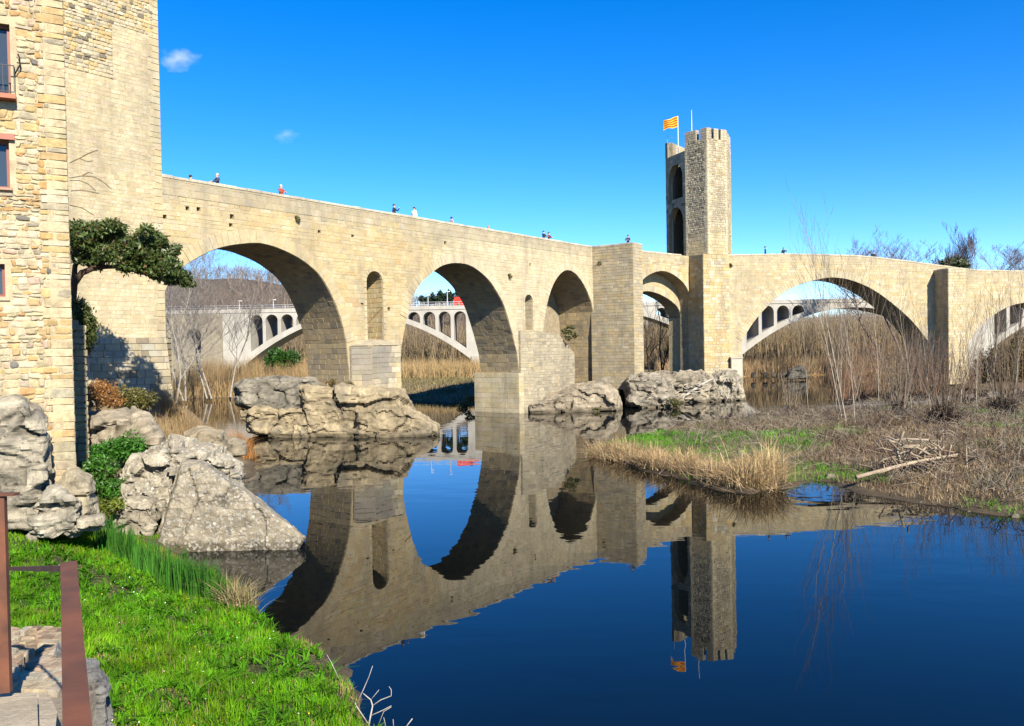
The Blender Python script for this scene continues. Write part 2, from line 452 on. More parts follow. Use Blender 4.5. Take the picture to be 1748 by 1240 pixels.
# ================================================================ STONEWORK
CREAM, OCHRE, PALE, GREY, DGREY, ORANGE = (0.565, 0.452, 0.250), (0.575, 0.415, 0.19), (0.61, 0.53, 0.365), (0.43, 0.37, 0.26), (0.20, 0.175, 0.13), (0.54, 0.325, 0.12)
MORT = (0.52, 0.42, 0.245)

def stone_block(c4, n, proud=0.03, back=0.03, bev=0.013, rough=0.008):
    c4 = [Vector(c) for c in c4]
    ctr = (c4[0] + c4[1] + c4[2] + c4[3]) / 4
    vv = [c - n * back for c in c4]
    vv += [c + n * (proud - bev) for c in c4]
    for c in c4:
        d = ctr - c
        L_ = d.length or 1
        vv.append(c + d * min(0.4, bev * 1.3 / L_) + n * (proud + random.uniform(-rough, rough)))
    fs = []
    for a, b in ((0, 4), (4, 8)):
        for k in range(4):
            k2 = (k + 1) % 4
            fs.append((a + k, a + k2, b + k2, b + k))
    fs.append((8, 9, 10, 11))
    return vv, fs
def stone_rubble(c4, n, proud=0.05, back=0.03, **kw):
    c4 = [Vector(c) for c in c4]
    ctr = (c4[0] + c4[1] + c4[2] + c4[3]) / 4
    ring = []
    for k in range(4):
        a, b = c4[k], c4[(k + 1) % 4]
        u, w = random.uniform(0.04, 0.30), random.uniform(0.70, 0.96)
        ring += [a.lerp(b, u), a.lerp(b, w)]
    pr = proud * random.uniform(0.5, 1.3)
    vv = [p - n * back for p in ring]
    vv += [p.lerp(ctr, random.uniform(0.0, 0.06)) + n * pr * random.uniform(.35, .75) for p in ring]
    vv += [p.lerp(ctr, random.uniform(0.28, 0.45)) + n * pr * random.uniform(0.85, 1.1) for p in ring]
    fs = []
    for a, b in ((0, 8), (8, 16)):
        for k in range(8):
            k2 = (k + 1) % 8
            fs.append((a + k, a + k2, b + k2, b + k))
    fs.append(tuple(range(16, 24)))
    return vv, fs

class Facing:                     # the stones of one thing
    def __init__(s): s.st = []
    def add(s, vf, col, n, pick=True):
        s.st.append((vf[0], vf[1], col, n, pick))
    def finish(s, parent, mat, name='stone', many='stone_facing', top=300, many_label=None):
        sc_ = []
        for i, (v, f, c, n, pick) in enumerate(s.st):
            ctr = sum((Vector(p) for p in v[-4:]), Vector()) / 4
            d = Vector(CAM) - ctr
            fac = d.normalized().dot(n)
            X, Y, k = px_of(ctr)
            if not pick or fac < 0.05 or k < 1 or not (5 < X < 1743 and 5 < Y < 1235):
                continue
            lo = [min(p[j] for p in v) for j in range(3)]; hi = [max(p[j] for p in v) for j in range(3)]
            a = (Vector(hi) - Vector(lo)).length ** 2 * fac / d.length_squared
            sc_.append((a, i))
        sc_.sort(reverse=True)
        own = set(i for a, i in sc_[:top])
        rest = MB()
        for i, (v, f, c, n, pick) in enumerate(s.st):
            if i in own:
                m = MB(); m.add(v, f, c); m.build(name, mat, parent)
            else:
                rest.add(v, f, c)
        if rest.v:
            o = rest.build(many, mat, parent)
            o['kind'] = 'stuff'
            if many_label: o['label'] = many_label
        return len(s.st)

class Plane:                      # vertical plane: s along L, z up, n outwards
    def __init__(s, O, L):
        s.O = Vector((O[0], O[1], 0)); s.L = Vector((L[0], L[1], 0)).normalized(); s.n = Vector((s.L.y, -s.L.x, 0))
    def p(s, a, z, off=0.0):
        return s.O + s.L * a + s.n * off + Vector((0, 0, z))
    def q(s, x, y):
        r = Vector(ray(x, y)); k = (s.O.dot(s.n) - Vector(CAM).dot(s.n)) / r.dot(s.n)
        h = Vector(CAM) + r * k
        return (h - s.O).dot(s.L), h.z
def crossings(polys, z):
    xs_ = []
    for P_ in polys:
        for i in range(len(P_)):
            (s0, z0), (s1, z1) = P_[i], P_[(i + 1) % len(P_)]
            if (z0 > z) != (z1 > z):
                xs_.append(s0 + (s1 - s0) * (z - z0) / (z1 - z0))
    xs_.sort()
    return [(xs_[i], xs_[i + 1]) for i in range(0, len(xs_) - 1, 2)]
def wall_stones(fc, pl, polys, z0, z1, ch, sw, colf, gap=0.009, proud=0.014, style=stone_block, jx=0.0, off=0.0, pick=True, skip=0.0):
    z = z0
    while z < z1 - 0.04:
        h = random.uniform(*ch)
        if z + h > z1 - ch[0] * 0.5: h = z1 - z
        lo, hi, mid = crossings(polys, z + gap), crossings(polys, z + h - gap), crossings(polys, z + h / 2)
        if not (len(lo) == len(hi) == len(mid)): lo = hi = mid
        for (a0, a1), (b0, b1), (m0, m1) in zip(lo, hi, mid):
            cuts = [m0]; s_ = m0
            while s_ < m1 - sw[0] * 0.6:
                w = random.uniform(*sw)
                s_ += w
                if s_ > m1 - sw[0] * 0.6: break
                cuts.append(s_)
            cuts.append(m1)
            for k in range(len(cuts) - 1):
                l0 = a0 if k == 0 else min(max(cuts[k], a0), a1); l1 = b0 if k == 0 else min(max(cuts[k], b0), b1)
                r0 = a1 if k == len(cuts) - 2 else min(max(cuts[k + 1], a0), a1); r1 = b1 if k == len(cuts) - 2 else min(max(cuts[k + 1], b0), b1)
                if max(r0 - l0, r1 - l1) < 0.06: continue
                if random.random() < skip: continue
                J = lambda: random.uniform(-jx, jx)
                c4 = [pl.p(l0 + gap + J(), z + gap + J(), off), pl.p(r0 - gap + J(), z + gap + J(), off), pl.p(r1 - gap + J(), z + h - gap + J(), off), pl.p(l1 + gap + J(), z + h - gap + J(), off)]
                fc.add(style(c4, pl.n, proud=proud * random.uniform(0.7, 1.3)), colf((l0 + r1) / 2, z + h / 2), pl.n, pick)
        z += h
def smooth_path(pts, step=0.3):
    P_ = [Vector((a, b)) for a, b in pts]
    out = []
    for i in range(len(P_) - 1):
        p0, p1, p2, p3 = P_[max(i - 1, 0)], P_[i], P_[i + 1], P_[min(i + 2, len(P_) - 1)]
        n = max(1, int((p2 - p1).length / step))
        for k in range(n):
            t = k / n
            out.append(0.5 * ((2 * p1) + (p2 - p0) * t + (2 * p0 - 5 * p1 + 4 * p2 - p3) * t * t + (3 * p1 - p0 - 3 * p2 + p3) * t ** 3))
    out.append(P_[-1])
    return out
class Arch:                       # intrados path from the left foot over the crown to the right foot
    def __init__(s, left, curve, right, ring):
        s.curve = smooth_path(curve, 0.34)
        s.left, s.right = [Vector(p) for p in left], [Vector(p) for p in right]
        s.ring = ring
        s.path = s.left + s.curve + s.right
        n = len(s.curve); s.ext = []
        for i, p in enumerate(s.curve):
            d = (s.curve[min(i + 1, n - 1)] - s.curve[max(i - 1, 0)]).normalized()
            s.ext.append(p + Vector((-d.y, d.x)) * ring)
    def intr(s): return [(p.x, p.y) for p in s.path]
    def extr(s):
        e = list(s.ext)
        a = [Vector((e[0].x, min(e[0].y, s.curve[0].y)))]
        b = [Vector((e[-1].x, min(e[-1].y, s.curve[-1].y)))]
        return [(p.x, p.y) for p in s.left + [s.curve[0]] + a + e[1:-1] + b + [s.curve[-1]] + s.right]
    def voussoirs(s, fc, pl, colf, proud=0.045, off=0.0, gap=0.012):
        for i in range(len(s.curve) - 1):
            a, b, c, d = s.curve[i], s.curve[i + 1], s.ext[i + 1], s.ext[i]
            ctr = (a + b + c + d) / 4
            sh = lambda v: v + (ctr - v).normalized() * gap
            a, b, c, d = sh(a), sh(b), sh(c), sh(d)
            fc.add(stone_block([pl.p(v.x, v.y, off) for v in (b, a, d, c)], pl.n, proud=proud * random.uniform(0.8, 1.2)), colf(ctr.x, ctr.y), pl.n)
    def lining(s, fc, pl, colf, t0, t1, proud=0.02, sw=(0.45, 0.9)):
        pts = []
        for seg in (s.left, s.curve, s.right):
            for a in seg:
                if pts and (a - pts[-1]).length > 0.6:
                    k = int((a - pts[-1]).length / 0.36); st = pts[-1].copy()
                    for j in range(1, k): pts.append(st.lerp(a, j / k))
                pts.append(a)
        for i in range(len(pts) - 1):
            a, b = pts[i], pts[i + 1]
            d = b - a
            if d.length < 0.05: continue
            d.normalize()
            N = (pl.L * d.y - Vector((0, 0, 1)) * d.x)
            t = t0
            while t < t1 - 0.05:
                w = min(random.uniform(*sw), t1 - t)
                if t1 - t - w < 0.25: w = t1 - t
                g = 0.015
                A, Bp = a + d * g, b - d * g
                c4 = [pl.p(A.x, A.y, -t - g), pl.p(A.x, A.y, -t - w + g), pl.p(Bp.x, Bp.y, -t - w + g), pl.p(Bp.x, Bp.y, -t - g)]
                nn = (c4[1] - c4[0]).cross(c4[2] - c4[0]).normalized()
                if nn.dot(N) < 0:
                    c4 = c4[::-1]
                fc.add(stone_block(c4, N, proud=proud * random.uniform(0.5, 1.4)), colf((a.x + b.x) / 2, (a.y + b.y) / 2), N, False)
                t += w
def extrude(mbk, pl, outer, holes, t0, t1, col=MORT, mi=0, front=True, back=True):
    loops = [[Vector((a, b, 0)) for a, b in outer]] + [[Vector((a, b, 0)) for a, b in h] for h in holes]
    flat = [p for l in loops for p in l]
    tri = tessellate_polygon(loops)
    n = len(flat)
    vv = [pl.p(p.x, p.y, -t0) for p in flat] + [pl.p(p.x, p.y, -t1) for p in flat]
    fs = []
    for a, b, c in tri:
        A, B_, C_ = flat[a], flat[b], flat[c]
        if (B_ - A).cross(C_ - A).z < 0: b, c = c, b
        if front: fs.append((a, b, c))
        if back: fs.append((a + n, c + n, b + n))
    o = 0
    for l in loops:
        m = len(l)
        for i in range(m):
            j = (i + 1) % m
            fs.append((o + i, o + j, n + o + j, n + o + i))
        o += m
    mbk.add(vv, fs, col, mi)
def pick_col(tab):
    r = random.random() * sum(w for w, c in tab)
    for w, c in tab:
        r -= w
        if r <= 0: return c
    return tab[-1][1]

# ================================================================ OLD STONE BRIDGE
bridge = thing('stone_bridge', (-10, 60, 0), 'long medieval cream stone bridge with round arches over the river', 'bridge')
FB = Facing()
core = MB()
PL = Plane((-20.0, 47.2), (0.6025, 0.7981))            # left stretch, town side to the bend
TH = 4.5
a1 = Arch([(0, -1), (0, 7)], [(0.02, 9.3), (0.55, 10.3), (1.76, 11.35), (3.7, 12.35), (5.96, 12.86), (7.2, 12.88), (8.5, 12.62), (9.95, 12.1), (11.4, 11.2), (12.5, 9.8), (13.34, 8.0), (13.75, 6.5)], [(14.0, 4.2), (14.1, -1)], 0.85)
a2 = Arch([(18.95, -1), (19.0, 3.9), (19.25, 6.2)], [(19.86, 8.35), (20.5, 9.8), (21.36, 10.98), (23.36, 12.35), (24.7, 12.85), (26.0, 13.02), (27.4, 12.95), (28.8, 12.5), (30.2, 11.73), (31.3, 10.7), (32.22, 9.55), (33.36, 7.1)], [(34.0, 5.4), (34.4, 3), (34.7, -1)], 0.8)
a3 = Arch([(38.15, -1), (38.2, 7.6)], [(38.4, 8.5), (38.8, 9.8), (39.4, 11.1), (40.17, 12.15), (41.3, 13.1), (42.5, 13.5), (43.8, 13.3), (45.16, 12.5), (46.1, 11.6), (46.9, 10.5), (47.3, 9.5)], [(47.6, 7), (47.7, -1)], 0.75)
def round_head(s0, s1, z0, zs, n=10):
    r = (s1 - s0) / 2; c = (s0 + s1) / 2
    return [(s0, z0), (s1, z0)] + [(c + r * math.cos(math.pi * k / n), zs + r * math.sin(math.pi * k / n)) for k in range(n + 1)]
niche = round_head(15.78, 17.40, 6.2, 10.95)
slit = round_head(35.3, 36.55, 7.55, 10.2)
nicheo = round_head(15.5, 17.68, 6.2, 10.95)
slito = round_head(35.08, 36.77, 7.55, 10.2)
TOP = 15.25
outl = [(-3, -1)] + a1.intr() + a2.intr() + a3.intr() + [(50, -1), (50, TOP), (-3, TOP)]
HOLES = []
for hx_p, hy_p in ((320, 356), (339, 357), (396, 370), (394, 385), (376, 402), (281, 371), (458, 372), (545, 395), (602, 402), (760, 415), (700, 430), (905, 452), (838, 432), (618, 520), (664, 528)):
    a_, b_ = PL.q(hx_p, hy_p); w_ = random.uniform(.10, .15)
    HOLES.append([(a_ - w_, b_ - w_), (a_ + w_, b_ - w_), (a_ + w_, b_ + w_), (a_ - w_, b_ + w_)])
extrude(core, PL, outl, [niche, slit] + HOLES, 0.0, TH)
# closed backs of the two niches
for nn_, dep in ((niche, 2.4), (slit, 2.0)):
    s0, s1 = nn_[0][0] - 0.1, nn_[1][0] + 0.1
    core.add([PL.p(s0, 6, -dep), PL.p(s1, 6, -dep), PL.p(s1, 12.2, -dep), PL.p(s0, 12.2, -dep)], [(0, 1, 2, 3)], MORT)
core.add([PL.p(38.0, -1, -4.3), PL.p(48, -1, -4.3), PL.p(48, 13.6, -4.3), PL.p(38.0, 13.6, -4.3)], [(0, 1, 2, 3)], (0.34, 0.28, 0.19))
# parapet walls, front and back
def parapet(pl, sa, sb, za, zb, th=0.42, back=TH, name=None):
    for t0 in (0.0, back - th):
        n = max(2, int((sb - sa) / 1.5))
        for k in range(n):
            u0, u1 = sa + (sb - sa) * k / n, sa + (sb - sa) * (k + 1) / n
            z0, z1 = za(u0), za(u1)
            vv = [pl.p(u0, z0 - 1.2, -t0), pl.p(u1, z1 - 1.2, -t0), pl.p(u1, z1 - 1.2, -t0 - th), pl.p(u0, z0 - 1.2, -t0 - th),
                  pl.p(u0, z0, -t0), pl.p(u1, z1, -t0), pl.p(u1, z1, -t0 - th), pl.p(u0, z0, -t0 - th)]
            core.add(vv, [(0, 1, 5, 4), (2, 3, 7, 6), (4, 5, 6, 7), (1, 2, 6, 5), (3, 0, 4, 7)], MORT)
def coping(pl, sa, sb, zf, off=0.05, th=0.52):
    s_ = sa
    while s_ < sb - 0.05:
        w = min(random.uniform(0.7, 1.3), sb - s_)
        z0, z1 = zf(s_), zf(s_ + w)
        h = 0.13 * random.uniform(0.85, 1.15)
        g = 0.012
        vv = []
        for dz, in_ in ((-0.03, 0), (h - 0.03, 0), (h, 0.03)):
            vv += [pl.p(s_ + g + in_, z0 + dz, off - in_), pl.p(s_ + w - g - in_, z1 + dz, off - in_), pl.p(s_ + w - g - in_, z1 + dz, off - th + in_), pl.p(s_ + g + in_, z0 + dz, off - th + in_)]
        fs = [(0, 3, 2, 1), (8, 9, 10, 11)]
        for a in (0, 4):
            for k in range(4):
                k2 = (k + 1) % 4
                fs.append((a + k, a + k2, a + 4 + k2, a + 4 + k))
        FB.add((vv, fs), jit(lerp3(PALE, (0.60, 0.54, 0.42), random.random()), 0.10), pl.n)
        s_ += w
ZP = 16.16
parapet(PL, -0.2, 48.5, lambda s_: ZP, None)
coping(PL, 0.1, 47.2, lambda s_: ZP)

def col_left(s_, z):
    n = n1(s_ * 0.16, z * 0.22, 0, 61); n2 = n1(s_ * 0.5, z * 0.12, 3, 62)
    base = pick_col([(5, CREAM), (2.2, PALE), (1.6, OCHRE), (0.7, GREY)])
    if s_ > 23: base = lerp3(base, PALE, 0.6)
    if s_ < 5: base = lerp3(base, PALE, 0.3)
    if 5 < s_ < 24 and z < 14.6: base = lerp3(base, pick_col([(2, OCHRE), (1, ORANGE), (3, CREAM)]), 0.35 + 0.4 * max(0, n))
    gtop = float(sstep(14.6 + n * 0.8, 16.0, z)) * 0.75
    gtop = max(gtop, float(sstep(13.3, 14.8, z) * sstep(17.5, 20, s_) * sstep(27, 23, s_)) * (0.5 + 0.4 * n2))
    glow = float(sstep(7.2 + n, 5.0 + n, z)) * 0.25 + 0.28 * max(0, n2)
    base = lerp3(base, GREY, min(0.9, max(gtop, glow)))
    return jit(lerp3(base, (CREAM if s_ < 23 else PALE) if gtop < .3 else GREY, 0.35), 0.08)
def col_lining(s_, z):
    return jit(pick_col([(3, (0.40, 0.31, 0.18)), (2, (0.36, 0.29, 0.19)), (1.0, (0.46, 0.36, 0.2)), (0.5, (0.27, 0.22, 0.15))]), 0.1)  # darker brown than the wall faces, arch shade partly put into the colour
def col_grey(s_, z):
    n = n1(s_ * 0.6, z * 0.5, 1, 66)
    return jit(lerp3(pick_col([(3, GREY), (1.2, PALE), (0.7, DGREY), (0.6, CREAM)]), PALE, max(0, n) * 0.6), 0.15)
col_grey_ = col_grey
col_grey = lambda s_, z: lerp3(col_grey_(s_, z), (0.40, 0.35, 0.255), 0.6)
def vcol(f):
    return lambda s_, z: lerp3(f(s_, z), PALE, 0.25)
face_polys = [[(0.0, -1)] + a1.extr()[1:] + a2.extr() + a3.extr() + [(47.7, -1), (49.0, -1), (49.0, 20), (-0.0, 20)], nicheo, slito] + HOLES
wall_stones(FB, PL, face_polys, 0.0, ZP - 0.03, (0.20, 0.46), (0.26, 0.95), col_left, skip=0.003, jx=0.008)
for a in (a1, a2, a3):
    a.voussoirs(FB, PL, vcol(col_left))
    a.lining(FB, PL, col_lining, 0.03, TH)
def niche_ring(pl, ho, hi, colf):                         # jamb and head stones round a niche
    n = len(hi)
    for i in range(1, n):
        a, b = hi[i], hi[(i + 1) % n]
        c, d = ho[(i + 1) % n], ho[i]
        if i == n - 1 or i == 1:
            L_ = abs(b[1] - a[1]); k = max(1, int(L_ / 0.42))
        else: k = 1
        for j in range(k):
            u0, u1 = j / k, (j + 1) / k
            f = lambda p, q, u: (p[0] + (q[0] - p[0]) * u, p[1] + (q[1] - p[1]) * u)
            cc = [f(a, b, u0), f(a, b, u1), f(d, c, u1), f(d, c, u0)]
            ctr = (sum(p[0] for p in cc) / 4, sum(p[1] for p in cc) / 4)
            cc = [(p[0] + (ctr[0] - p[0]) * 0.05, p[1] + (ctr[1] - p[1]) * 0.05) for p in cc]
            P4 = [pl.p(p[0], p[1]) for p in cc]
            if (P4[1] - P4[0]).cross(P4[2] - P4[0]).dot(pl.n) < 0: P4 = P4[::-1]
            FB.add(stone_block(P4, pl.n, proud=0.04), colf(*ctr), pl.n)
niche_ring(PL, nicheo, niche, vcol(col_left)); niche_ring(PL, slito, slit, vcol(col_left))
# inner right cheeks of the niches
for nn_, dep in ((niche, 2.4), (slit, 2.0)):
    A2 = Arch([], [(nn_[0][0], nn_[0][1])] + [nn_[k] for k in range(len(nn_) - 1, 0, -1)], [], 0.2)
    A2.curve = [Vector(p) for p in ([nn_[0]] + nn_[:1:-1] + [nn_[1]])]
    A2.lining(FB, PL, col_left, 0.05, dep, sw=(0.4, 0.8))

# pier footings and cutwaters -------------------------------------------------
def prism_faces(plan, z0, z1, colf, ch, sw, style=stone_block, proud=0.03, topcol=None, closed=True, faces=None, pick=True, jx=0.0, fc=None, cmb=None, ztop=None, mcol=MORT):
    """plan: list of (x, y) counter-clockwise seen from above; stones on the listed faces (all by default)"""
    fc = fc or FB; cmb = cmb or core
    n = len(plan)
    zt = ztop or [z1] * n
    vv = [(x, y, z0) for x, y in plan] + [(x, y, zt[i]) for i, (x, y) in enumerate(plan)]
    fs = [(i, (i + 1) % n, n + (i + 1) % n, n + i) for i in range(n)] + [tuple(range(n, 2 * n)), tuple(range(n - 1, -1, -1))]
    cmb.add(vv, fs, mcol)
    for i in range(n):
        if faces is not None and i not in faces: continue
        (x0, y0), (x1, y1) = plan[i], plan[(i + 1) % n]
        pl = Plane((x0, y0), (x1 - x0, y1 - y0))
        Lh = math.hypot(x1 - x0, y1 - y0)
        poly = [[(0.0, z0), (Lh, z0), (Lh, zt[(i + 1) % n]), (0.0, zt[i])]]
        wall_stones(fc, pl, poly, z0, max(zt[i], zt[(i + 1) % n]), ch, sw, colf, proud=proud, style=style, jx=jx, pick=pick)
def PLxy(s_, off):
    p_ = PL.p(s_, 0, off); return (p_.x, p_.y)
def col_cut1(s_, z):
    n = n1(s_ * 0.7, z * 0.25, 7, 71)
    return jit(lerp3(pick_col([(2, PALE), (2, CREAM), (1, GREY)]), (0.30, 0.27, 0.22), float(sstep(-0.5, 0.35, n + (z - 5.2) * 0.35))), 0.1)
prism_faces([PLxy(14.05, -1), PLxy(14.05, 0.15), PLxy(15.1, 1.15), PLxy(18.0, 1.1), PLxy(18.98, 0.1), PLxy(18.98, -1)], 0.4, 6.25, col_cut1, (0.3, 0.45), (0.5, 1.0), faces=[0, 1, 2, 3, 4])
core.add([PL.p(14.0, 6.3, 0.1), PL.p(15.1, 6.3, 1.2), PL.p(18.05, 6.3, 1.15), PL.p(19.0, 6.3, 0.1), PL.p(17, 6.75, 0.04), PL.p(15.2, 6.75, 0.04)], [(0, 1, 5), (1, 2, 4, 5), (2, 3, 4)], GREY)
prism_faces([PLxy(34.25, -1), PLxy(34.25, 0.2), PLxy(35.2, 0.95), PLxy(39.5, 0.9), PLxy(42.8, 0.5), PLxy(43.2, -1)], -0.4, 7.4, col_grey, (0.2, 0.38), (0.3, 0.8), faces=[0, 1, 2, 3, 4], ztop=[7.5, 7.5, 7.5, 7.1, 5.3, 5.3], jx=0.02)
# footing block inside the second arch, plastered and pale
prism_faces([PLxy(33.75, -4.9), PLxy(33.75, 0.35), PLxy(35.0, 0.35), PLxy(35.0, -4.9)], -0.4, 3.65, lambda s_, z: jit(lerp3(PALE, CREAM, random.random()), 0.08), (0.35, 0.5), (0.6, 1.2), faces=[0, 1], proud=0.018)

# big angular pier at the bend -------------------------------------------------
bend = [(8.3, 85.1), (12.3, 82.2), (13.46, 83.75), (13.5, 89.2), (11, 92)]
def col_bend(s_, z):
    n = n1(s_ * 0.4, z * 0.3, 4, 81)
    c = pick_col([(3, GREY), (2.5, CREAM), (1.5, PALE), (1, OCHRE)])
    c = lerp3(c, (0.45, 0.385, 0.265), 0.5)
    if 3.5 < z < 9: c = lerp3(c, DGREY, max(0, n) * 0.6)
    return jit(c, 0.08)
prism_faces(bend, 1.5, 16.2, col_bend, (0.24, 0.4), (0.35, 0.8), faces=[0, 1], jx=0.008, ztop=[16.16] * 5)
for i in (0, 1):
    (x0, y0), (x1, y1) = bend[i], bend[i + 1]
    coping(Plane((x0, y0), (x1 - x0, y1 - y0)), 0, math.hypot(x1 - x0, y1 - y0), lambda s_: 16.16)

# middle stretch to the tower ---------------------------------------------------
PM = Plane((12.2, 87.95), (8.5, 7.05))
sm = lambda x, y: PM.q(x, y)
mo = Arch([(sm(1080, 560)[0], -1)], [(sm(1080, 560)[0], sm(1085, 505)[1]), sm(1092, 484), sm(1104, 472), sm(1117, 465.5), sm(1131, 463), sm(1147, 468), sm(1162, 479), sm(1171, 490), sm(1177, 503)], [(sm(1179, 520)[0], sm(1179, 520)[1]), (sm(1180, 640)[0], -1)], 0.6)
outm = [(-1.5, -1)] + mo.intr() + [(11.5, -1), (11.5, TOP + 0.01), (-1.5, TOP + 0.01)]
extrude(core, PM, outm, [], 0.0, 1.6)
PM2 = Plane(tuple(PM.p(0, 0, -1.6))[:2], (8.5, 7.05))
s2 = lambda x, y: PM2.q(x, y)
mi_ = Arch([(s2(1070, 560)[0], -1)], [(s2(1070, 560)[0], s2(1073, 540)[1]), s2(1078, 517), s2(1086, 505), s2(1097, 498.5), s2(1110, 498), s2(1127, 503.5), s2(1145, 514), s2(1157, 526), s2(1163, 540)], [s2(1166, 556), (s2(1167, 600)[0], -1)], 0.72)
outm2 = [(-1.5, -1)] + mi_.intr() + [(11.5, -1), (11.5, TOP + 0.015), (-1.5, TOP + 0.015)]
extrude(core, PM2, outm2, [], 0.0, 1.9)
col_mid = lambda s_, z: jit(lerp3(pick_col([(4, CREAM), (2, PALE), (1.2, OCHRE), (1, GREY)]), GREY, 0.6 * float(sstep(14.6, 15.8, z))), 0.12)
wall_stones(FB, PM, [[(0, -1)] + mo.extr() + [(11, -1), (11, 20), (0, 20)]], 8.0, ZP - 0.03, (0.24, 0.36), (0.35, 0.8), col_mid)
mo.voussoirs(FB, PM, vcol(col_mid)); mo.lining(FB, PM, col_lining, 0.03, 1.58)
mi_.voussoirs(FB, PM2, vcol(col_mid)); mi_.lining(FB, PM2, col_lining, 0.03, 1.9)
parapet(PM, -0.5, 11.2, lambda s_: ZP, None, back=3.5)
coping(PM, 0.3, 9.6, lambda s_: ZP)

# right stretch ------------------------------------------------------------------
PR = Plane((24.4, 94.2), (0.9944, 0.106))
sr = lambda x, y: PR.q(x, y)
ks = [0, 8, 16, 19, 23, 27, 31, 36, 42, 60]
kz = [16.2, 16.28, 16.05, 15.78, 15.3, 14.75, 14.25, 14.1, 14.0, 13.9]
ZR = lambda s_: float(np.interp(s_, ks, kz)) - 0.13
ar = [sr(x, y) for x, y in [(1266, 583), (1289, 547), (1323, 511), (1356, 490), (1398, 477), (1428, 474.5), (1462, 482), (1501, 502), (1552, 544), (1584, 583)]]
a4 = Arch([(ar[0][0] - 0.05, -1), (ar[0][0] - 0.03, ar[0][1] - 1.5)], ar, [(ar[-1][0] + 0.3, ar[-1][1] - 1.5), (ar[-1][0] + 0.5, -1)], 0.8)
ar5 = [sr(x, y) for x, y in [(1648, 600), (1651, 590), (1657, 580), (1664, 568), (1673, 557), (1684, 547), (1698, 537), (1713, 528), (1730, 521), (1752, 517), (1778, 519), (1806, 530), (1830, 548), (1848, 575), (1856, 600)]]
a5 = Arch([(ar5[0][0] - .12, -1), (ar5[0][0] - .05, ar5[0][1] - 1.2)], ar5, [(ar5[-1][0] + .1, ar5[-1][1] - 1.2), (ar5[-1][0] + .15, -1)], 0.75)
topr = [(s_, ZR(s_) - 0.95) for s_ in np.linspace(60, -2, 40)]
extrude(core, PR, [(-2, -1)] + a4.intr() + a5.intr() + [(60, -1)] + topr, [], 0.0, TH)
def col_right(s_, z):
    n = n1(s_ * 0.2, z * 0.3, 2, 91)
    c = pick_col([(4, CREAM), (2.6, PALE), (0.9, OCHRE), (1.3, GREY)])
    c = lerp3(c, GREY, 0.7 * float(sstep(ZR(s_) - 1.3 + n * 0.4, ZR(s_) - 0.2, z)))
    return jit(lerp3(c, lerp3(CREAM, PALE, .6), 0.4), 0.07)
col_arc = col_right
wall_stones(FB, PR, [[(0, -1)] + a4.extr() + a5.extr() + [(60, -1), (60, 20)] + [(0, 20)]], 1.0, 13.75, (0.2, 0.42), (0.28, 0.95), col_arc, jx=0.008)
wall_stones(FB, PR, [[(0, 13.75), (60, 13.75)] + [(s_, ZR(s_)) for s_ in np.linspace(60, 0, 60)]], 13.75, 16.2, (0.26, 0.36), (0.4, 0.9), col_arc)
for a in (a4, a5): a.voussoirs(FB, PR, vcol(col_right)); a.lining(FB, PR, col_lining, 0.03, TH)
parapet(PR, 0, 60, ZR, None)
coping(PR, 0.6, 60, ZR)
# right-hand pier that stands forward of the wall
rp = [at(1589, 520, 97.6), at(1619, 520, 94.4), at(1648, 520, 94.9), at(1652, 520, 98.2)]
rpp = [(p_.x, p_.y) for p_ in rp]
prism_faces(rpp, 0.8, 14.1, col_right, (0.26, 0.38), (0.4, 0.85), faces=[0, 1, 2])
for i in (0, 1):
    (x0, y0), (x1, y1) = rpp[i], rpp[i + 1]
    coping(Plane((x0, y0), (x1 - x0, y1 - y0)), 0, math.hypot(x1 - x0, y1 - y0), lambda s_: 14.08)
core.build('rubble_core', M_MORTAR, bridge)
NST = FB.finish(bridge, M_STONE)

# ================================================================ GATE TOWER
tower = thing('gate_tower', (22.4, 96, 15), 'tall hexagonal stone gate tower with battlements on the bridge', 'tower')
FT = Facing(); tcore = MB()
tb, tc, td, te, tg, tf, ta = (22.4, 93.0), (24.95, 94.3), (26.4, 98.0), (25.0, 102.0), (21.7, 102.8), (18.92, 99.2), (20.4, 95.2)
def col_tw(s_, z):
    c = pick_col([(3, (0.52, 0.44, 0.29)), (3, PALE), (1.0, GREY), (0.5, OCHRE)])
    return jit(lerp3(c, CREAM, 0.7 * float(sstep(19.5, 17.0, z))), 0.16)
def col_tw_shade(s_, z):  # greyer copy for faces turned from the sun, shade put into the colour
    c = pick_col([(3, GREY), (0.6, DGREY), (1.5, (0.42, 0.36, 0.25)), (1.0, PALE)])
    return jit(lerp3(c, CREAM, 0.8 * float(sstep(19.5, 17.0, z))), 0.16)
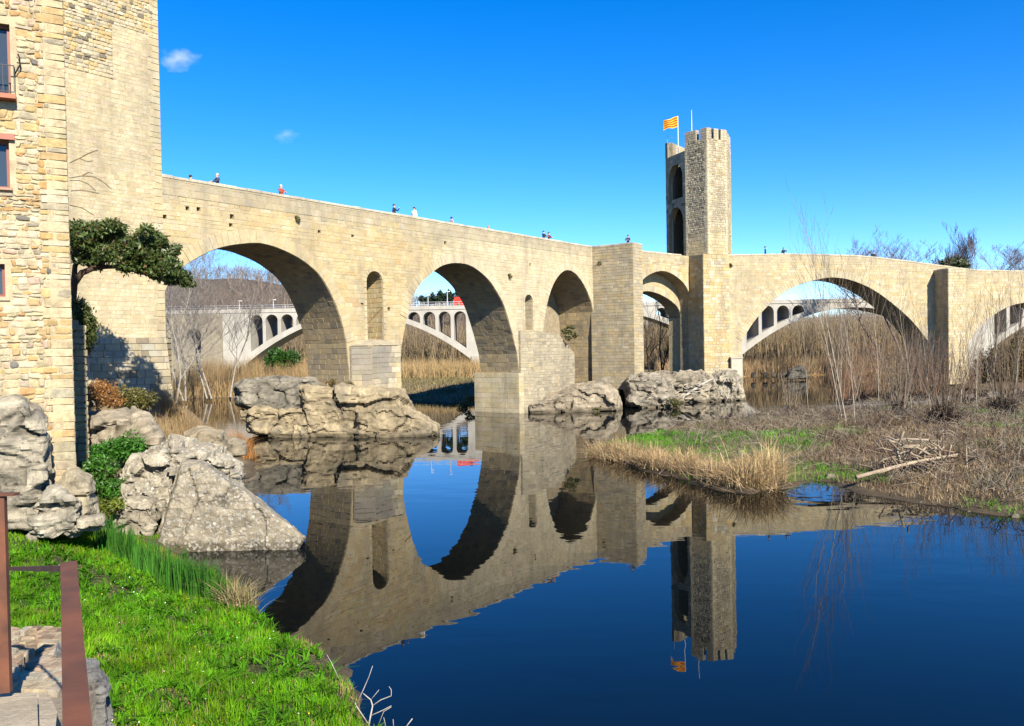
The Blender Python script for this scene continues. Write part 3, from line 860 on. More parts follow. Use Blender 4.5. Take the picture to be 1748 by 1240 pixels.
def twall(p0, p1, z0, z1, colf, th=0.9, stones=True, style=stone_rubble, holes=(), outer=None):
    pl = Plane(p0, (p1[0] - p0[0], p1[1] - p0[1]))
    Lh = math.hypot(p1[0] - p0[0], p1[1] - p0[1])
    poly = outer or [(0.0, z0), (Lh, z0), (Lh, z1), (0.0, z1)]
    extrude(tcore, pl, poly, list(holes), 0.0, th, (0.36, 0.30, 0.20))
    if stones:
        q = 0.32                                            # dressed corner stones
        zq = z0
        while zq < z1 - 0.2:
            h = min(random.uniform(0.3, 0.45), z1 - zq)
            for e0, e1 in ((0.0, q * random.uniform(0.8, 1.5)), (Lh - q * random.uniform(0.8, 1.5), Lh)):
                FT.add(stone_block([pl.p(e0 + .01, zq + .01), pl.p(e1 - .01, zq + .01), pl.p(e1 - .01, zq + h - .01), pl.p(e0 + .01, zq + h - .01)], pl.n, proud=0.05), jit(lerp3(colf(0, zq), PALE, 0.7), 0.08), pl.n)
            zq += h
        inner = [[(q, z0), (Lh - q, z0), (Lh - q, z1), (q, z1)]] + [list(h) for h in holes]
        zs = 18.6
        wall_stones(FT, pl, inner, z0, min(zs, z1), (0.28, 0.42), (0.4, 0.8), colf, proud=0.03)
        if z1 > zs: wall_stones(FT, pl, inner, zs, z1, (0.16, 0.30), (0.2, 0.48), colf, proud=0.045, style=style, jx=0.02)
    return pl, Lh
TZ = 29.2
twall(ta, tb, 16.15, TZ, col_tw_shade)
twall(tb, tc, 16.15, TZ, col_tw)
twall(tc, td, 14.5, TZ, col_tw)
twall(td, te, 14.5, TZ, col_tw, stones=False)
twall(te, tg, 14.5, TZ, col_tw, stones=False)
pl, Lh = twall(tg, tf, 14.5, 30.1, col_tw, stones=False)
# lit inner side of the rear wall
pi_ = Plane(tuple(pl.p(Lh, 0, -0.9))[:2], (-(tf[0] - tg[0]), -(tf[1] - tg[1])))
wall_stones(FT, pi_, [[(0.9, 27.5), (Lh - 0.9, 27.5), (Lh - 0.9, 30.05), (0.9, 30.05)]], 27.5, 30.05, (0.2, 0.32), (0.3, 0.6), lambda s_, z: jit(PALE, 0.12))
# town side with two pointed recesses
plw = Plane(tf, (ta[0] - tf[0], ta[1] - tf[1])); Lw = math.hypot(ta[0] - tf[0], ta[1] - tf[1])
def pointed(s0, s1, z0, zs, rise):
    c = (s0 + s1) / 2; r = (s1 - s0) / 2
    pts = [(s0, z0), (s1, z0), (s1, zs)]
    for k in range(1, 8):
        t = k / 8; pts.append((s1 - r * t ** 1.6, zs + rise * math.sin(t * math.pi / 2)))
    pts.append((c, zs + rise))
    for k in range(7, 0, -1):
        t = k / 8; pts.append((s0 + r * t ** 1.6, zs + rise * math.sin(t * math.pi / 2)))
    return pts + [(s0, zs)]
gate = pointed(0.55, Lw - 0.5, 15.2, 20.2, 2.0)
upper = pointed(0.6, Lw - 0.55, 23.0, 25.6, 1.7)
twall(tf, ta, 14.5, 28.35, col_tw_shade, th=0.8, holes=[gate, upper], stones=False)
wall_stones(FT, plw, [[(0, 16.2), (Lw, 16.2), (Lw, 28.35), (0, 28.35)], gate, upper], 16.2, 28.3, (0.25, 0.4), (0.3, 0.7), col_tw_shade, proud=0.03)
tcore.add([(p_[0], p_[1], 22.6) for p_ in (ta, tb, tc, td, te, tg, tf)], [tuple(range(7))], (0.3, 0.25, 0.18))
tcore.add([(p_[0], p_[1], 28.2) for p_ in (ta, tb, tc, td, te, tg)], [tuple(range(6))], (0.3, 0.25, 0.18))
# rear corner turret end of the town side
tcore.box(plw.p(0.25, 29.25, -0.4), (0.27, 0.42, 0.92), (0.34, 0.30, 0.22), 0, (plw.L, plw.n, Vector((0, 0, 1))))
# battlements on the outer faces
def merlons(p0, p1, spec, colf):
    pl = Plane(p0, (p1[0] - p0[0], p1[1] - p0[1])); Lh = math.hypot(p1[0] - p0[0], p1[1] - p0[1])
    for a, b in spec:
        s0, s1 = a * Lh, b * Lh
        tcore.box(pl.p((s0 + s1) / 2, TZ + 0.6, -0.3), ((s1 - s0) / 2 - 0.02, 0.28, 0.62), (0.36, 0.31, 0.22), 0, (pl.L, pl.n, Vector((0, 0, 1))))
        wall_stones(FT, pl, [[(s0, TZ), (s1, TZ), (s1, TZ + 1.2), (s0, TZ + 1.2)]], TZ, TZ + 1.2, (0.24, 0.36), (0.25, 0.5), colf, proud=0.03)
        for e, sg in ((s0, -1), (s1, 1)):
            side = Plane(tuple(pl.p(e, 0, -0.58 if sg < 0 else 0.0))[:2], tuple((pl.n if sg < 0 else -pl.n))[:2])
            wall_stones(FT, side, [[(0, TZ), (0.58, TZ), (0.58, TZ + 1.2), (0, TZ + 1.2)]], TZ, TZ + 1.2, (0.24, 0.36), (0.25, 0.5), colf, proud=0.02)
merlons(ta, tb, [(0.0, 0.52), (0.72, 1.0)], lambda s_, z: jit(lerp3(GREY, PALE, 0.35), 0.1))  # greyer merlons on the less lit side, shade put into the colour
merlons(tb, tc, [(0.0, 0.24), (0.37, 0.6), (0.73, 1.0)], lambda s_, z: jit(PALE, 0.1))
merlons(tc, td, [(0.0, 0.2), (0.4, 0.6), (0.8, 1.0)], lambda s_, z: jit(PALE, 0.1))
# lower shaft: shaded cheek and broad sunlit front down to the rocks
lo = [(20.55, 95.3), (21.72, 92.5), (25.0, 93.95), (25.4, 97.0)]
col_low = lambda s_, z: jit(lerp3(pick_col([(5, CREAM), (2, OCHRE), (2, PALE), (0.6, GREY)]), GREY, 0.25 * float(sstep(4, 2, z))), 0.1)
prism_faces(lo, 1.0, 16.1, col_low, (0.27, 0.4), (0.4, 0.85), faces=[0, 1, 2], fc=FT, cmb=tcore)
# corbel slab under the overhanging town-side corner
tcore.add([(ta[0], ta[1], 16.1), (tb[0], tb[1], 16.1), (tc[0], tc[1], 16.1), (24, 97, 16.1), (ta[0] + .3, ta[1] + 1.5, 16.1)], [(4, 3, 2, 1, 0)], (0.2, 0.17, 0.12))
tcore.build('rubble_core', M_MORTAR, tower)
FT.finish(tower, M_STONE)
# pale plastered footing box beside the tower
mb = MB(); cb_ = at(1256, 620, 93.4)
mb.box((cb_.x + 0.1, cb_.y + 0.4, 2.7), (0.62, 0.5, 1.6), (0.56, 0.52, 0.42))
mb.box((cb_.x + 0.1, cb_.y + 0.4, 4.35), (0.7, 0.58, 0.09), (0.5, 0.46, 0.38))
tag(mb.build('gauge_box', M_PLASTER), 'pale plastered box at the foot of the tower beside the big arch', 'box')

# flag, poles
fl = at(1158, 268, 97.2)
flag = thing('flag', (fl.x, fl.y, 28.3), 'yellow and red striped flag flying from the tower', 'flag')
mb = MB(); tp = at(1157, 198, 97.2)
mb.tube([(fl.x, fl.y, 28.3), (tp.x, tp.y, tp.z)], 0.035, 6)
mb.build('flagpole', M_WHITE, flag)
mb = MB(); nw, nh = 16, 9
W_, H_ = 1.75, 1.25
gv = []
for j in range(nh + 1):
    for i in range(nw + 1):
        u, w = i / nw, j / nh
        gv.append((tp.x - W_ * u * 0.93, tp.y + 0.16 * math.sin(u * 7 + w) * u + 0.25 * u, tp.z - 0.08 - H_ * w * (1 - 0.15 * u) - 0.42 * u ** 1.3 + 0.06 * math.sin(u * 8 + w * 2)))
for j in range(nh):
    c = (0.80, 0.47, 0.02) if j % 2 == 0 else (0.55, 0.02, 0.015)
    vv = []; fs = []
    for i in range(nw + 1): vv += [gv[j * (nw + 1) + i], gv[(j + 1) * (nw + 1) + i]]
    fs = [(2 * i, 2 * i + 1, 2 * i + 3, 2 * i + 2) for i in range(nw)]
    mb.add(vv, fs, c)
mb.build('cloth', M_CLOTH, flag, True)
mb = MB(); mb.tube([at(1139, 234, 98.6), at(1158, 235.5, 97.4)], 0.02, 5)
mb.tube([at(1139, 244, 98.6), at(1139, 222, 98.6)], 0.02, 5)
mb.build('guard_wire', M_ZINC, flag)
la = at(1181, 225, 95.5); lb = at(1180.5, 188, 95.5)
lr = thing('lightning_rod', (la.x, la.y, 28.3), 'thin pale lightning rod above the battlements', 'rod')
mb = MB(); mb.tube([(la.x, la.y, 28.3), (la.x, la.y, 31.5), (lb.x, lb.y, lb.z)], [0.04, 0.03, 0.018], 6); mb.build('mast', M_WHITE, lr)
mb = MB(); mb.tube([(la.x, la.y, 29.2), (la.x, la.y, 29.35)], 0.08, 8); mb.build('bracket', M_ZINC, lr)

# ================================================================ KEEP (tall house at the town end of the bridge)
keep = thing('keep_house', (-21, 46, 2), 'tall windowless cream stone house at the left end of the bridge', 'house')
FK = Facing(); kc = MB()
PK = Plane(tuple(PL.p(0, 0, 0.10))[:2], (0.6025, 0.7981))
kz1 = 30.0
ko = [(-12, 1), (0.08, 1), (0.08, kz1), (-12, kz1)]
extrude(kc, PK, ko, [], 0.0, 9.0, (0.50, 0.41, 0.25))
def kline(s_):                                          # lower edge of the rubble zone
    return 21.3 if s_ < -2.6 else (24.0 if s_ < -1.0 else 24.4 + 0.5 * s_)
def col_keep(s_, z):
    n = n1(s_ * 0.5, z * 0.35, 1, 101)
    if z > kline(s_) + 0.3 * n:
        c = pick_col([(3, PALE), (2, CREAM), (1.5, OCHRE), (1.2, GREY), (0.4, DGREY)])
    else:
        c = lerp3(pick_col([(5, CREAM), (3, PALE), (0.9, OCHRE)]), (0.59, 0.50, 0.33), 0.6)
        c = lerp3(c, PALE, max(0, n) * 0.6)
        if -1.7 < s_ < -0.6 and 17 < z < 23: c = lerp3(c, GREY, 0.35)
    return jit(c, 0.1)
wall_stones(FK, PK, [[(-6.2, 6.9), (-0.25, 6.9), (-0.25, 21.0), (-6.2, 21.0)]], 6.9, 21.0, (0.17, 0.27), (0.25, 0.55), col_keep, proud=0.007, gap=0.006, skip=0.006)
wall_stones(FK, PK, [[(-2.6, 21.0), (-0.25, 21.0), (-0.25, 24.0), (-2.6, 24.0)]], 21.0, 24.0, (0.17, 0.27), (0.25, 0.55), col_keep, proud=0.007, gap=0.006)
wall_stones(FK, PK, [[(-6.2, 21.0), (-2.6, 21.0), (-2.6, 24.0), (-6.2, 24.0)]], 21.0, 24.0, (0.14, 0.24), (0.2, 0.42), col_keep, proud=0.05, jx=0.018, style=stone_rubble)
wall_stones(FK, PK, [[(-6.2, 24.0), (-0.25, 24.0), (-0.25, 28.0), (-6.2, 28.0)]], 24.0, 28.0, (0.14, 0.24), (0.2, 0.42), col_keep, proud=0.05, jx=0.018, style=stone_rubble)
zq = 6.9
while zq < 28:                                          # quoins
    h = random.uniform(0.3, 0.45); w = random.uniform(0.28, 0.62)
    FK.add(stone_block([PK.p(-w, zq + .01), PK.p(0.07, zq + .01), PK.p(0.07, zq + h - .01), PK.p(-w, zq + h - .01)], PK.n, proud=0.03), jit(lerp3(PALE, CREAM, random.random()), 0.08), PK.n)
    zq += h
# grey battered plinth
def plinth(s0, s1, z0, z1, out0, out1, colf):
    z = z0
    lean = lambda z_: out0 + (out1 - out0) * (z_ - z0) / (z1 - z0)
    kc.add([PK.p(s0, z0, out0 - .02), PK.p(s1 + out0 * 0.8, z0, out0 - .02), PK.p(s1 + out1 * .8, z1, out1 - .02), PK.p(s0, z1, out1 - .02), PK.p(s1 + out0 * .8, z0, -3), PK.p(s1 + out1 * .8, z1, -3), PK.p(s0, z1, -3)],
           [(0, 1, 2, 3), (1, 4, 5, 2), (3, 2, 5, 6)], (0.36, 0.32, 0.25))
    while z < z1 - 0.05:
        h = min(random.uniform(0.28, 0.42), z1 - z); s_ = s0
        while s_ < s1 - 0.02:
            w = min(random.uniform(0.4, 0.9), s1 - s_)
            ext = 0 if s_ + w < s1 - 0.01 else 1
            c4 = [PK.p(s_ + .012, z + .012, lean(z)), PK.p(s_ + w - .012 + ext * lean(z) * .8, z + .012, lean(z)), PK.p(s_ + w - .012 + ext * lean(z + h) * .8, z + h - .012, lean(z + h)), PK.p(s_ + .012, z + h - .012, lean(z + h))]
            FK.add(stone_block(c4, PK.n, proud=0.025), colf(s_, z), PK.n); s_ += w
        z += h
    pr_ = Plane(tuple(PK.p(s1 + out0 * 0.4, 0, out0))[:2], tuple(-PK.n)[:2])
    wall_stones(FK, pr_, [[(0, z0), (3, z0), (3, z1), (0, z1)]], z0, z1, (0.28, 0.42), (0.4, 0.9), colf)
plinth(-6.2, 0.02, 1.8, 6.9, 0.42, 0.06, lambda s_, z: jit(lerp3(pick_col([(3, GREY), (2, (0.40, 0.38, 0.32)), (1, PALE), (0.6, DGREY)]), CREAM, 0.2), 0.12))
kc.build('rubble_core', M_MORTAR, keep)
FK.finish(keep, M_STONE)

cr = thing('dry_creeper', tuple(PK.p(-4.8, 15, .05)), 'thin dry creeper stems on the keep wall above the evergreen tree', 'creeper')
for pl_ in ([(118, 278), (135, 270), (150, 262), (166, 256)], [(118, 304), (140, 300), (160, 302), (175, 310), (190, 323)], [(118, 308), (135, 308), (150, 314), (163, 326)], [(120, 326), (140, 324), (168, 330)], [(118, 350), (140, 355), (160, 368)], [(135, 270), (148, 276), (158, 274)], [(140, 300), (150, 294), (158, 296)]):
    mb = MB(); mb.tube([PK.p(*PK.q(x, y), .04) for x, y in pl_], .011, 4, (0.26, 0.18, 0.10)); mb.build('stem', M_BARK, cr)
# ================================================================ NEAR HOUSE (left edge)
hcorner = at(118, 400, 22.5)
house = thing('rubble_house', (hcorner.x - 1, hcorner.y, 1.2), 'near rubble stone house with brown-framed windows at the left edge', 'house')
FH = Facing(); hcM = MB()
hd = Vector((-0.893, -0.45, 0))
PH = Plane((hcorner.x + hd.x * 6, hcorner.y + hd.y * 6), (-hd.x, -hd.y))       # s = 6 at the corner
HT = 19.0
win = []
for (xa, ya, xb, yb) in ((16, 42, 16, 166), (15, 240, 15, 322), (8, 451, 8, 507)):
    s_a, z_a = PH.q(xa, ya); s_b, z_b = PH.q(xb, yb)
    win.append([s_a - (0.95 if yb < 400 else 0.45), s_a, z_b, z_a])
holes = [[(w[0], w[2]), (w[1], w[2]), (w[1], w[3]), (w[0], w[3])] for w in win]
extrude(hcM, PH, [(-1, -0.5), (6, -0.5), (6, HT), (-1, HT)], holes, 0.0, 0.5, (0.55, 0.45, 0.29))
def col_house(s_, z):
    return jit(pick_col([(4, (0.58, 0.47, 0.29)), (3, PALE), (2.2, (0.56, 0.40, 0.19)), (1.0, (0.55, 0.33, 0.14)), (1.0, GREY), (0.8, (0.58, 0.43, 0.31)), (0.35, (0.20, 0.18, 0.16))]), 0.16)
grow = lambda w, k: [(w[0] - k, w[2] - k), (w[1] + k, w[2] - k), (w[1] + k, w[3] + k), (w[0] - k, w[3] + k)]
wall_stones(FH, PH, [[(3.2, 0.5), (5.35, 0.5), (5.35, 17), (3.2, 17)]] + [grow(w, 0.14) for w in win], 0.5, 17, (0.08, 0.22), (0.12, 0.40), col_house, gap=0.007, proud=0.04, style=stone_rubble, jx=0.03)
zq = 0.3
while zq < 17:                                          # long quoins up the corner
    h = random.uniform(0.12, 0.29); w = random.uniform(0.28, 0.7)
    st = stone_block if random.random() < 0.7 else stone_rubble
    FH.add(st([PH.p(6 - w, zq + .012), PH.p(6.0, zq + .012), PH.p(6.0, zq + h - .012), PH.p(6 - w + random.uniform(-.05, .05), zq + h - .012)], PH.n, proud=0.035), jit(pick_col([(4, (0.58, 0.47, 0.29)), (2, PALE), (2, (0.56, 0.40, 0.19)), (1, GREY)]), 0.12), PH.n)
    cut = [5.28] + ([random.uniform(5.28 + .3 * (.7 - w), 6 - w - .1 * (.7 - w))] if w < .5 else []) + [6 - w - .015]
    for e0, e1 in zip(cut[:-1], cut[1:]):
        FH.add(stone_rubble([PH.p(e0 + random.uniform(-.01, .02), zq + .01), PH.p(e1, zq + .01 + random.uniform(-.01, .02)), PH.p(e1 - .012, zq + h - .01), PH.p(e0 + .012, zq + h - .01 + random.uniform(-.02, .01))], PH.n, proud=0.04), col_house(0, zq), PH.n)
    zq += h
PS = Plane((hcorner.x, hcorner.y), (-0.50, 0.866))
extrude(hcM, PS, [(0, -0.5), (1.0, -0.5), (1.0, HT), (0, HT)], [], 0.0, 0.5, (0.55, 0.45, 0.29))
wall_stones(FH, PS, [[(0, 0.3), (1.0, 0.3), (1.0, 17), (0, 17)]], 0.3, 17, (0.18, 0.34), (0.3, 0.6), lambda s_, z: jit((0.56, 0.47, 0.31), .08), proud=0.012, jx=0.004)
PS2 = Plane(tuple(PS.p(1.0, 0))[:2], (-0.62, 0.785))
extrude(hcM, PS2, [(0, -0.5), (6, -0.5), (6, HT), (0, HT)], [], 0.0, 0.5, (0.55, 0.45, 0.29))
p0, p1, p2, p3 = PH.p(-1, HT), PH.p(6, HT), PS2.p(6, HT), PS2.p(6, HT) + hd * 7
hcM.add([p0, p1, p2, p3], [(0, 1, 2, 3)], (0.3, 0.14, 0.08))
hcM.add([PH.p(-1, -0.5), PH.p(-1, HT), p3, p3 - Vector((0, 0, HT))], [(0, 1, 2, 3)], (0.4, 0.32, 0.2))
hcM.build('mortared_wall', M_MORTAR, house)
FH.finish(house, M_RUBBLE)
for i, w in enumerate(win):
    s0, s1, z0, z1 = w
    mb = MB()
    mb.add([PH.p(s0, z0, -0.32), PH.p(s1, z0, -0.32), PH.p(s1, z1, -0.32), PH.p(s0, z1, -0.32)], [(0, 1, 2, 3)], mi=1)
    ax = (PH.L, PH.n, Vector((0, 0, 1)))
    for cs, cz, hx, hz in ((s1 - .04, (z0 + z1) / 2, .04, (z1 - z0) / 2), (s0 + .04, (z0 + z1) / 2, .04, (z1 - z0) / 2), ((s0 + s1) / 2, z1 - .04, (s1 - s0) / 2 - .08, .04), ((s0 + s1) / 2, z0 + .04, (s1 - s0) / 2 - .08, .04), ((s0 + s1) / 2, (z0 + z1) / 2, .03, (z1 - z0) / 2 - .08)):
        mb.box(PH.p(cs, cz, -0.24), (hx, .045, hz), ax=ax)
    wo = mb.build('window', [M_BROWN, M_DARK], house)
    mb = MB()
    for e in (0.27, 0.73):
        c_ = s0 + (s1 - s0) * e
        mb.box(PH.p(c_, (z0 + z1) / 2, -0.27), ((s1 - s0) * .19, .008, (z1 - z0) / 2 - .09), ax=ax)
    mb.build('pane', M_GLASS, wo)
    mb = MB()
    if i == 0:
        mb.box(PH.p((s0 + s1) / 2, z0 - .06, 0.12), ((s1 - s0) / 2 + .12, .24, .06), (0.42, 0.13, 0.06), ax=ax)
        mb.build('sill', M_PAINT, wo)
        mb = MB()
        for zz in (z0 + .06, z0 + .75): mb.box(PH.p((s0 + s1) / 2, zz, 0.30), ((s1 - s0) / 2 + .1, .012, .012), ax=ax)
        mb.box(PH.p(s1 + .09, z0 + .75, .15), (.012, .16, .012), ax=ax)
        for k in range(10): mb.box(PH.p(s0 - .09 + (s1 - s0 + .18) * k / 9, z0 + .4, 0.30), (.009, .009, .35), ax=ax)
        mb.build('railing', M_IRON, wo)
    elif i == 1:
        mb.box(PH.p((s0 + s1) / 2, z1 + .075, .02), ((s1 - s0) / 2 + .14, .09, .075), (0.40, 0.14, 0.09), ax=ax)
        mb.build('lintel', M_PAINT, wo)
        mb = MB(); mb.box(PH.p((s0 + s1) / 2, z0 - .03, .02), ((s1 - s0) / 2 + .06, .09, .03), (0.45, 0.25, 0.16), ax=ax)
        mb.build('sill', M_PAINT, wo)
    else:
        mb.box(PH.p((s0 + s1) / 2, z0 - .05, .0), ((s1 - s0) / 2 + .1, .05, .05), (0.5, 0.4, 0.26), ax=ax); mb.build('sill', M_PAINT, wo)
mb = MB()
b0 = PH.q(24, 131); b1 = PH.q(33, 96)
mb.tube([PH.p(b0[0], b0[1], .02), PH.p(b0[0] + .06, b0[1] + .1, .12), PH.p(b1[0] + .02, b1[1] - .3, .2), PH.p(b1[0] + .02, b1[1] - .12, .2), PH.p(b1[0] - .02, b1[1], .17)], .018, 6)
mb.tube([PH.p(b1[0] + .02, b1[1] - .28, .2), PH.p(b1[0] + .04, b1[1] - .34, .0)], .014, 5)
tag(mb.build('wall_bracket', M_IRON), 'curved iron wall bracket beside the upper window of the near house', 'bracket')

# ================================================================ ROCKS
def worley(P_, seed):
    i0 = np.floor(P_).astype(np.int64)
    f1 = np.full(len(P_), 9.0); f2 = np.full(len(P_), 9.0); idr = np.zeros(len(P_)); tilt = np.zeros(len(P_))
    for dx in (-1, 0, 1):
        for dy in (-1, 0, 1):
            for dz in (-1, 0, 1):
                c = i0 + np.array([dx, dy, dz])
                q = np.stack([vhash(c[:, 0], c[:, 1], c[:, 2], seed + j) for j in range(3)], -1) + c
                d = np.linalg.norm(P_ - q, axis=1)
                h = vhash(c[:, 0], c[:, 1], c[:, 2], seed + 7)
                m = d < f1
                g = np.stack([vhash(c[:, 0], c[:, 1], c[:, 2], seed + 11 + j) for j in range(3)], -1) * 2 - 1
                f2 = np.where(m, f1, np.minimum(f2, d)); idr = np.where(m, h, idr); tilt = np.where(m, ((P_ - q) * g).sum(1), tilt); f1 = np.where(m, d, f1)
    return f1, f2, idr, tilt
def rock(name, label, lumps, voxel=0.16, amp=0.25, col=(0.36, 0.32, 0.245), seed=0, strat=0.0, freq=0.6, cat='rock', mat=None, dark=0.5, kf=0.86, cells=None, flatz=1.7):
    """lumps: (silhouette in photo positions, nearest distance, depth) -> solid outlines with their own thickness, merged, fractured and weathered"""
    bm = bmesh.new()
    for sil, Y0, dep in lumps:
        pts = []
        cx = sum(p[0] for p in sil) / len(sil); cy = sum(p[1] for p in sil) / len(sil)
        for fr, k in ((0.0, kf), (0.2, 0.99), (0.55, 1.0), (1.0, 0.8)):
            for x, y in sil:
                sy = 1.0 if y >= cy else k
                v = at(cx + (x - cx) * k, cy + (y - cy) * sy, Y0)
                v2 = at(cx + (x - cx) * k, cy + (y - cy) * sy, Y0 + dep * fr)
                v2.z = v.z if y < cy else min(v.z, v2.z)      # same height at the back as at the front
                pts.append(v2)
        vs_ = [bm.verts.new(p) for p in pts]
        r = bmesh.ops.convex_hull(bm, input=vs_)
        junk = [g for g in set(r['geom_interior']) | set(r['geom_unused']) if isinstance(g, bmesh.types.BMVert)]
        if junk: bmesh.ops.delete(bm, geom=junk, context='VERTS')
    me = bpy.data.meshes.new('tmp'); bm.to_mesh(me); bm.free()
    o = bpy.data.objects.new('tmp', me); COL.objects.link(o)
    md = o.modifiers.new('r', 'REMESH'); md.mode = 'VOXEL'; md.voxel_size = voxel
    sm_ = o.modifiers.new('s', 'SMOOTH'); sm_.iterations = 2
    dg = bpy.context.evaluated_depsgraph_get()
    m2 = bpy.data.meshes.new_from_object(o.evaluated_get(dg))
    bpy.data.objects.remove(o); bpy.data.meshes.remove(me)
    n = len(m2.vertices)
    V = np.empty(n * 3, np.float32); m2.vertices.foreach_get('co', V); V = V.reshape(-1, 3).astype(float)
    N = np.empty(n * 3, np.float32); m2.vertices.foreach_get('normal', N); N = N.reshape(-1, 3).astype(float)
    a = fbm(V * freq + seed * 3.1, 3, seed)
    cf = cells or freq
    W_ = V * np.array([1, 1, flatz]) * cf + 0.15 * np.stack([fbm(V * freq * 1.3 + k * 11, 2, seed + k) for k in range(3)], -1) + seed
    f1, f2, idr, tl1 = worley(W_, seed)
    g1, g2, idr2, tl2 = worley(W_ * 2.7 + 5, seed + 20)
    crack = np.exp(-((f2 - f1) / 0.05) ** 2) * (0.35 + 0.65 * sstep(-.2, .5, fbm(V * freq * .8 + 3, 2, seed + 30))); crack2 = np.exp(-((g2 - g1) / 0.09) ** 2)
    fine = fbm(V * freq * 6, 3, seed + 5)
    d = amp * (0.25 * a + 0.8 * (idr - 0.5) + 1.5 * tl1 + 0.22 * (idr2 - 0.5) + 0.42 * tl2 - 0.5 * crack - 0.06 * crack2 + 0.10 * fine)
    tz = V[:, 2] * 1.5 * freq / .6 + a * .55 + .12 * V[:, 0]
    led = (tz - np.floor(tz)); d += amp * 0.28 * (sstep(.0, .25, led) - led) * (1 - np.abs(N[:, 2]))          # bedding ledges
    d += amp * 0.10 * (1 - 2 * np.abs(fbm(V * freq * 3.1 + 7, 3, seed + 15)))
    V2 = V + N * d[:, None]
    m2.vertices.foreach_set('co', V2.astype(np.float32).ravel())
    m2.materials.clear(); m2.materials.append(mat or M_ROCK)
    c = np.array(col)[None, :] * (1 + 0.16 * a[:, None] + 0.18 * fine[:, None] + 0.30 * (idr - .5)[:, None])
    lich = sstep(0.1, 0.6, fbm(V * freq * 1.4 + 9, 4, seed + 11, .65))[:, None] * dark
    c = c * (1 - lich) + np.array([0.17, 0.16, 0.135]) * lich
    c *= (1 - .55 * crack)[:, None]
    wl = sstep(0.34, 0.2, V2[:, 2])[:, None]
    c = c * (1 - 0.75 * wl) + np.array([0.11, 0.09, 0.055]) * 0.75 * wl
    at_ = m2.color_attributes.new('Col', 'FLOAT_COLOR', 'POINT')
    cc = np.ones((n, 4), np.float32); cc[:, :3] = np.clip(c, 0.02, 0.7); at_.data.foreach_set('color', cc.ravel())
    m2.polygons.foreach_set('use_smooth', np.zeros(len(m2.polygons), bool))
    m2.update(); m2.name = name
    return tag(link(name, m2), label, cat)
WARM = (0.45, 0.365, 0.23); PALER = (0.50, 0.44, 0.33); GRYR = (0.33, 0.30, 0.24)
# under the first pier
rock('pier_rock', 'broad layered rock carrying the first bridge pier', [
    ([(505, 655), (600, 660), (690, 668), (712, 712), (725, 748), (520, 752), (505, 700)], 56.8, 7.5),
    ([(600, 700), (690, 690), (742, 728), (742, 744), (600, 752)], 56.0, 4)], 0.1, 0.34, WARM, 3, 0.04, cells=.24)
rock('boulder', 'big rounded grey boulder overhanging at the left end of the pier rock', [
    ([(400, 662), (415, 648), (470, 643), (540, 648), (560, 680), (520, 700), (440, 702), (405, 690)], 57.6, 4.5)], 0.1, 0.13, GRYR, 5, dark=0.8)
rock('boulder', 'low cracked rock at the waterline beneath the overhanging grey boulder', [
    ([(412, 702), (440, 697), (520, 697), (545, 715), (545, 752), (500, 752), (470, 735), (425, 735)], 57.0, 3.2)], 0.1, 0.28, WARM, 8)
# under the second pier and the bend
rock('pier_rock', 'craggy rock with grass tufts below the angular pier', [
    ([(893, 694), (925, 682), (975, 664), (1030, 654), (1054, 670), (1062, 704), (895, 708)], 74.4, 8)], 0.12, 0.28, (0.42, 0.35, 0.25), 12, 0.03, cells=.26)
rock('boulder', 'rounded boulder just right of the dark cleft below the angular pier', [
    ([(1068, 652), (1095, 640), (1130, 645), (1150, 668), (1152, 696), (1072, 698)], 77.8, 7)], 0.14, 0.32, (0.40, 0.35, 0.27), 14)
rock('boulder', 'low pale boulder behind the driftwood at the tower foot', [
    ([(1150, 660), (1175, 642), (1205, 640), (1228, 660), (1230, 688), (1155, 690)], 84.0, 7)], 0.14, 0.3, (0.44, 0.38, 0.28), 16)
rock('boulder', 'steep sunlit boulder under the right side of the tower', [
    ([(1205, 648), (1225, 637), (1255, 638), (1266, 655), (1268, 684), (1228, 686)], 85.5, 7)], 0.14, 0.3, PALER, 18)
rock('pier_rock', 'shaded ledge of rock between the angular pier and the tower', [
    ([(1060, 648), (1120, 641), (1205, 640), (1210, 660), (1060, 665)], 83.5, 9)], 0.2, 0.25, (0.36, 0.31, 0.23), 20)
# fallen masonry block and rocks on the near bank
rock('fallen_masonry', 'huge tilted slab of fallen masonry at the near water edge', [
    ([(312, 798), (345, 796), (392, 828), (445, 866), (522, 918), (500, 956), (270, 948), (264, 928), (296, 850)], 24.7, 2.3)], 0.05, 0.07, (0.41, 0.35, 0.25), 23, freq=1.0, dark=0.5, kf=0.985, cells=.4, flatz=1.0, mat=M_RUIN)
rock('fallen_masonry', 'ragged pale crown of broken masonry behind the tilted slab', [
    ([(225, 800), (290, 760), (345, 768), (412, 795), (414, 835), (330, 860), (215, 850), (210, 830)], 27.0, 2.6),
    ([(215, 840), (300, 800), (300, 880), (225, 890)], 26.4, 2.0)], 0.06, 0.2, PALER, 25, freq=1.1, cells=1.0, mat=M_RUIN)
rock('boulder', 'crumbling pale rocks at the left foot of the tilted slab', [
    ([(190, 885), (215, 855), (265, 862), (262, 925), (190, 935), (180, 915)], 24.9, 1.8)], 0.05, 0.14, (0.52, 0.46, 0.35), 27, freq=1.3, dark=0.3)
rock('bank_rock', 'tall grey outcrop carrying the corner of the near house', [
    ([(-40, 690), (30, 682), (70, 700), (82, 760), (78, 830), (70, 905), (-40, 910)], 20.3, 3.0)], 0.06, 0.13, PALER, 29, freq=0.9, dark=0.75)
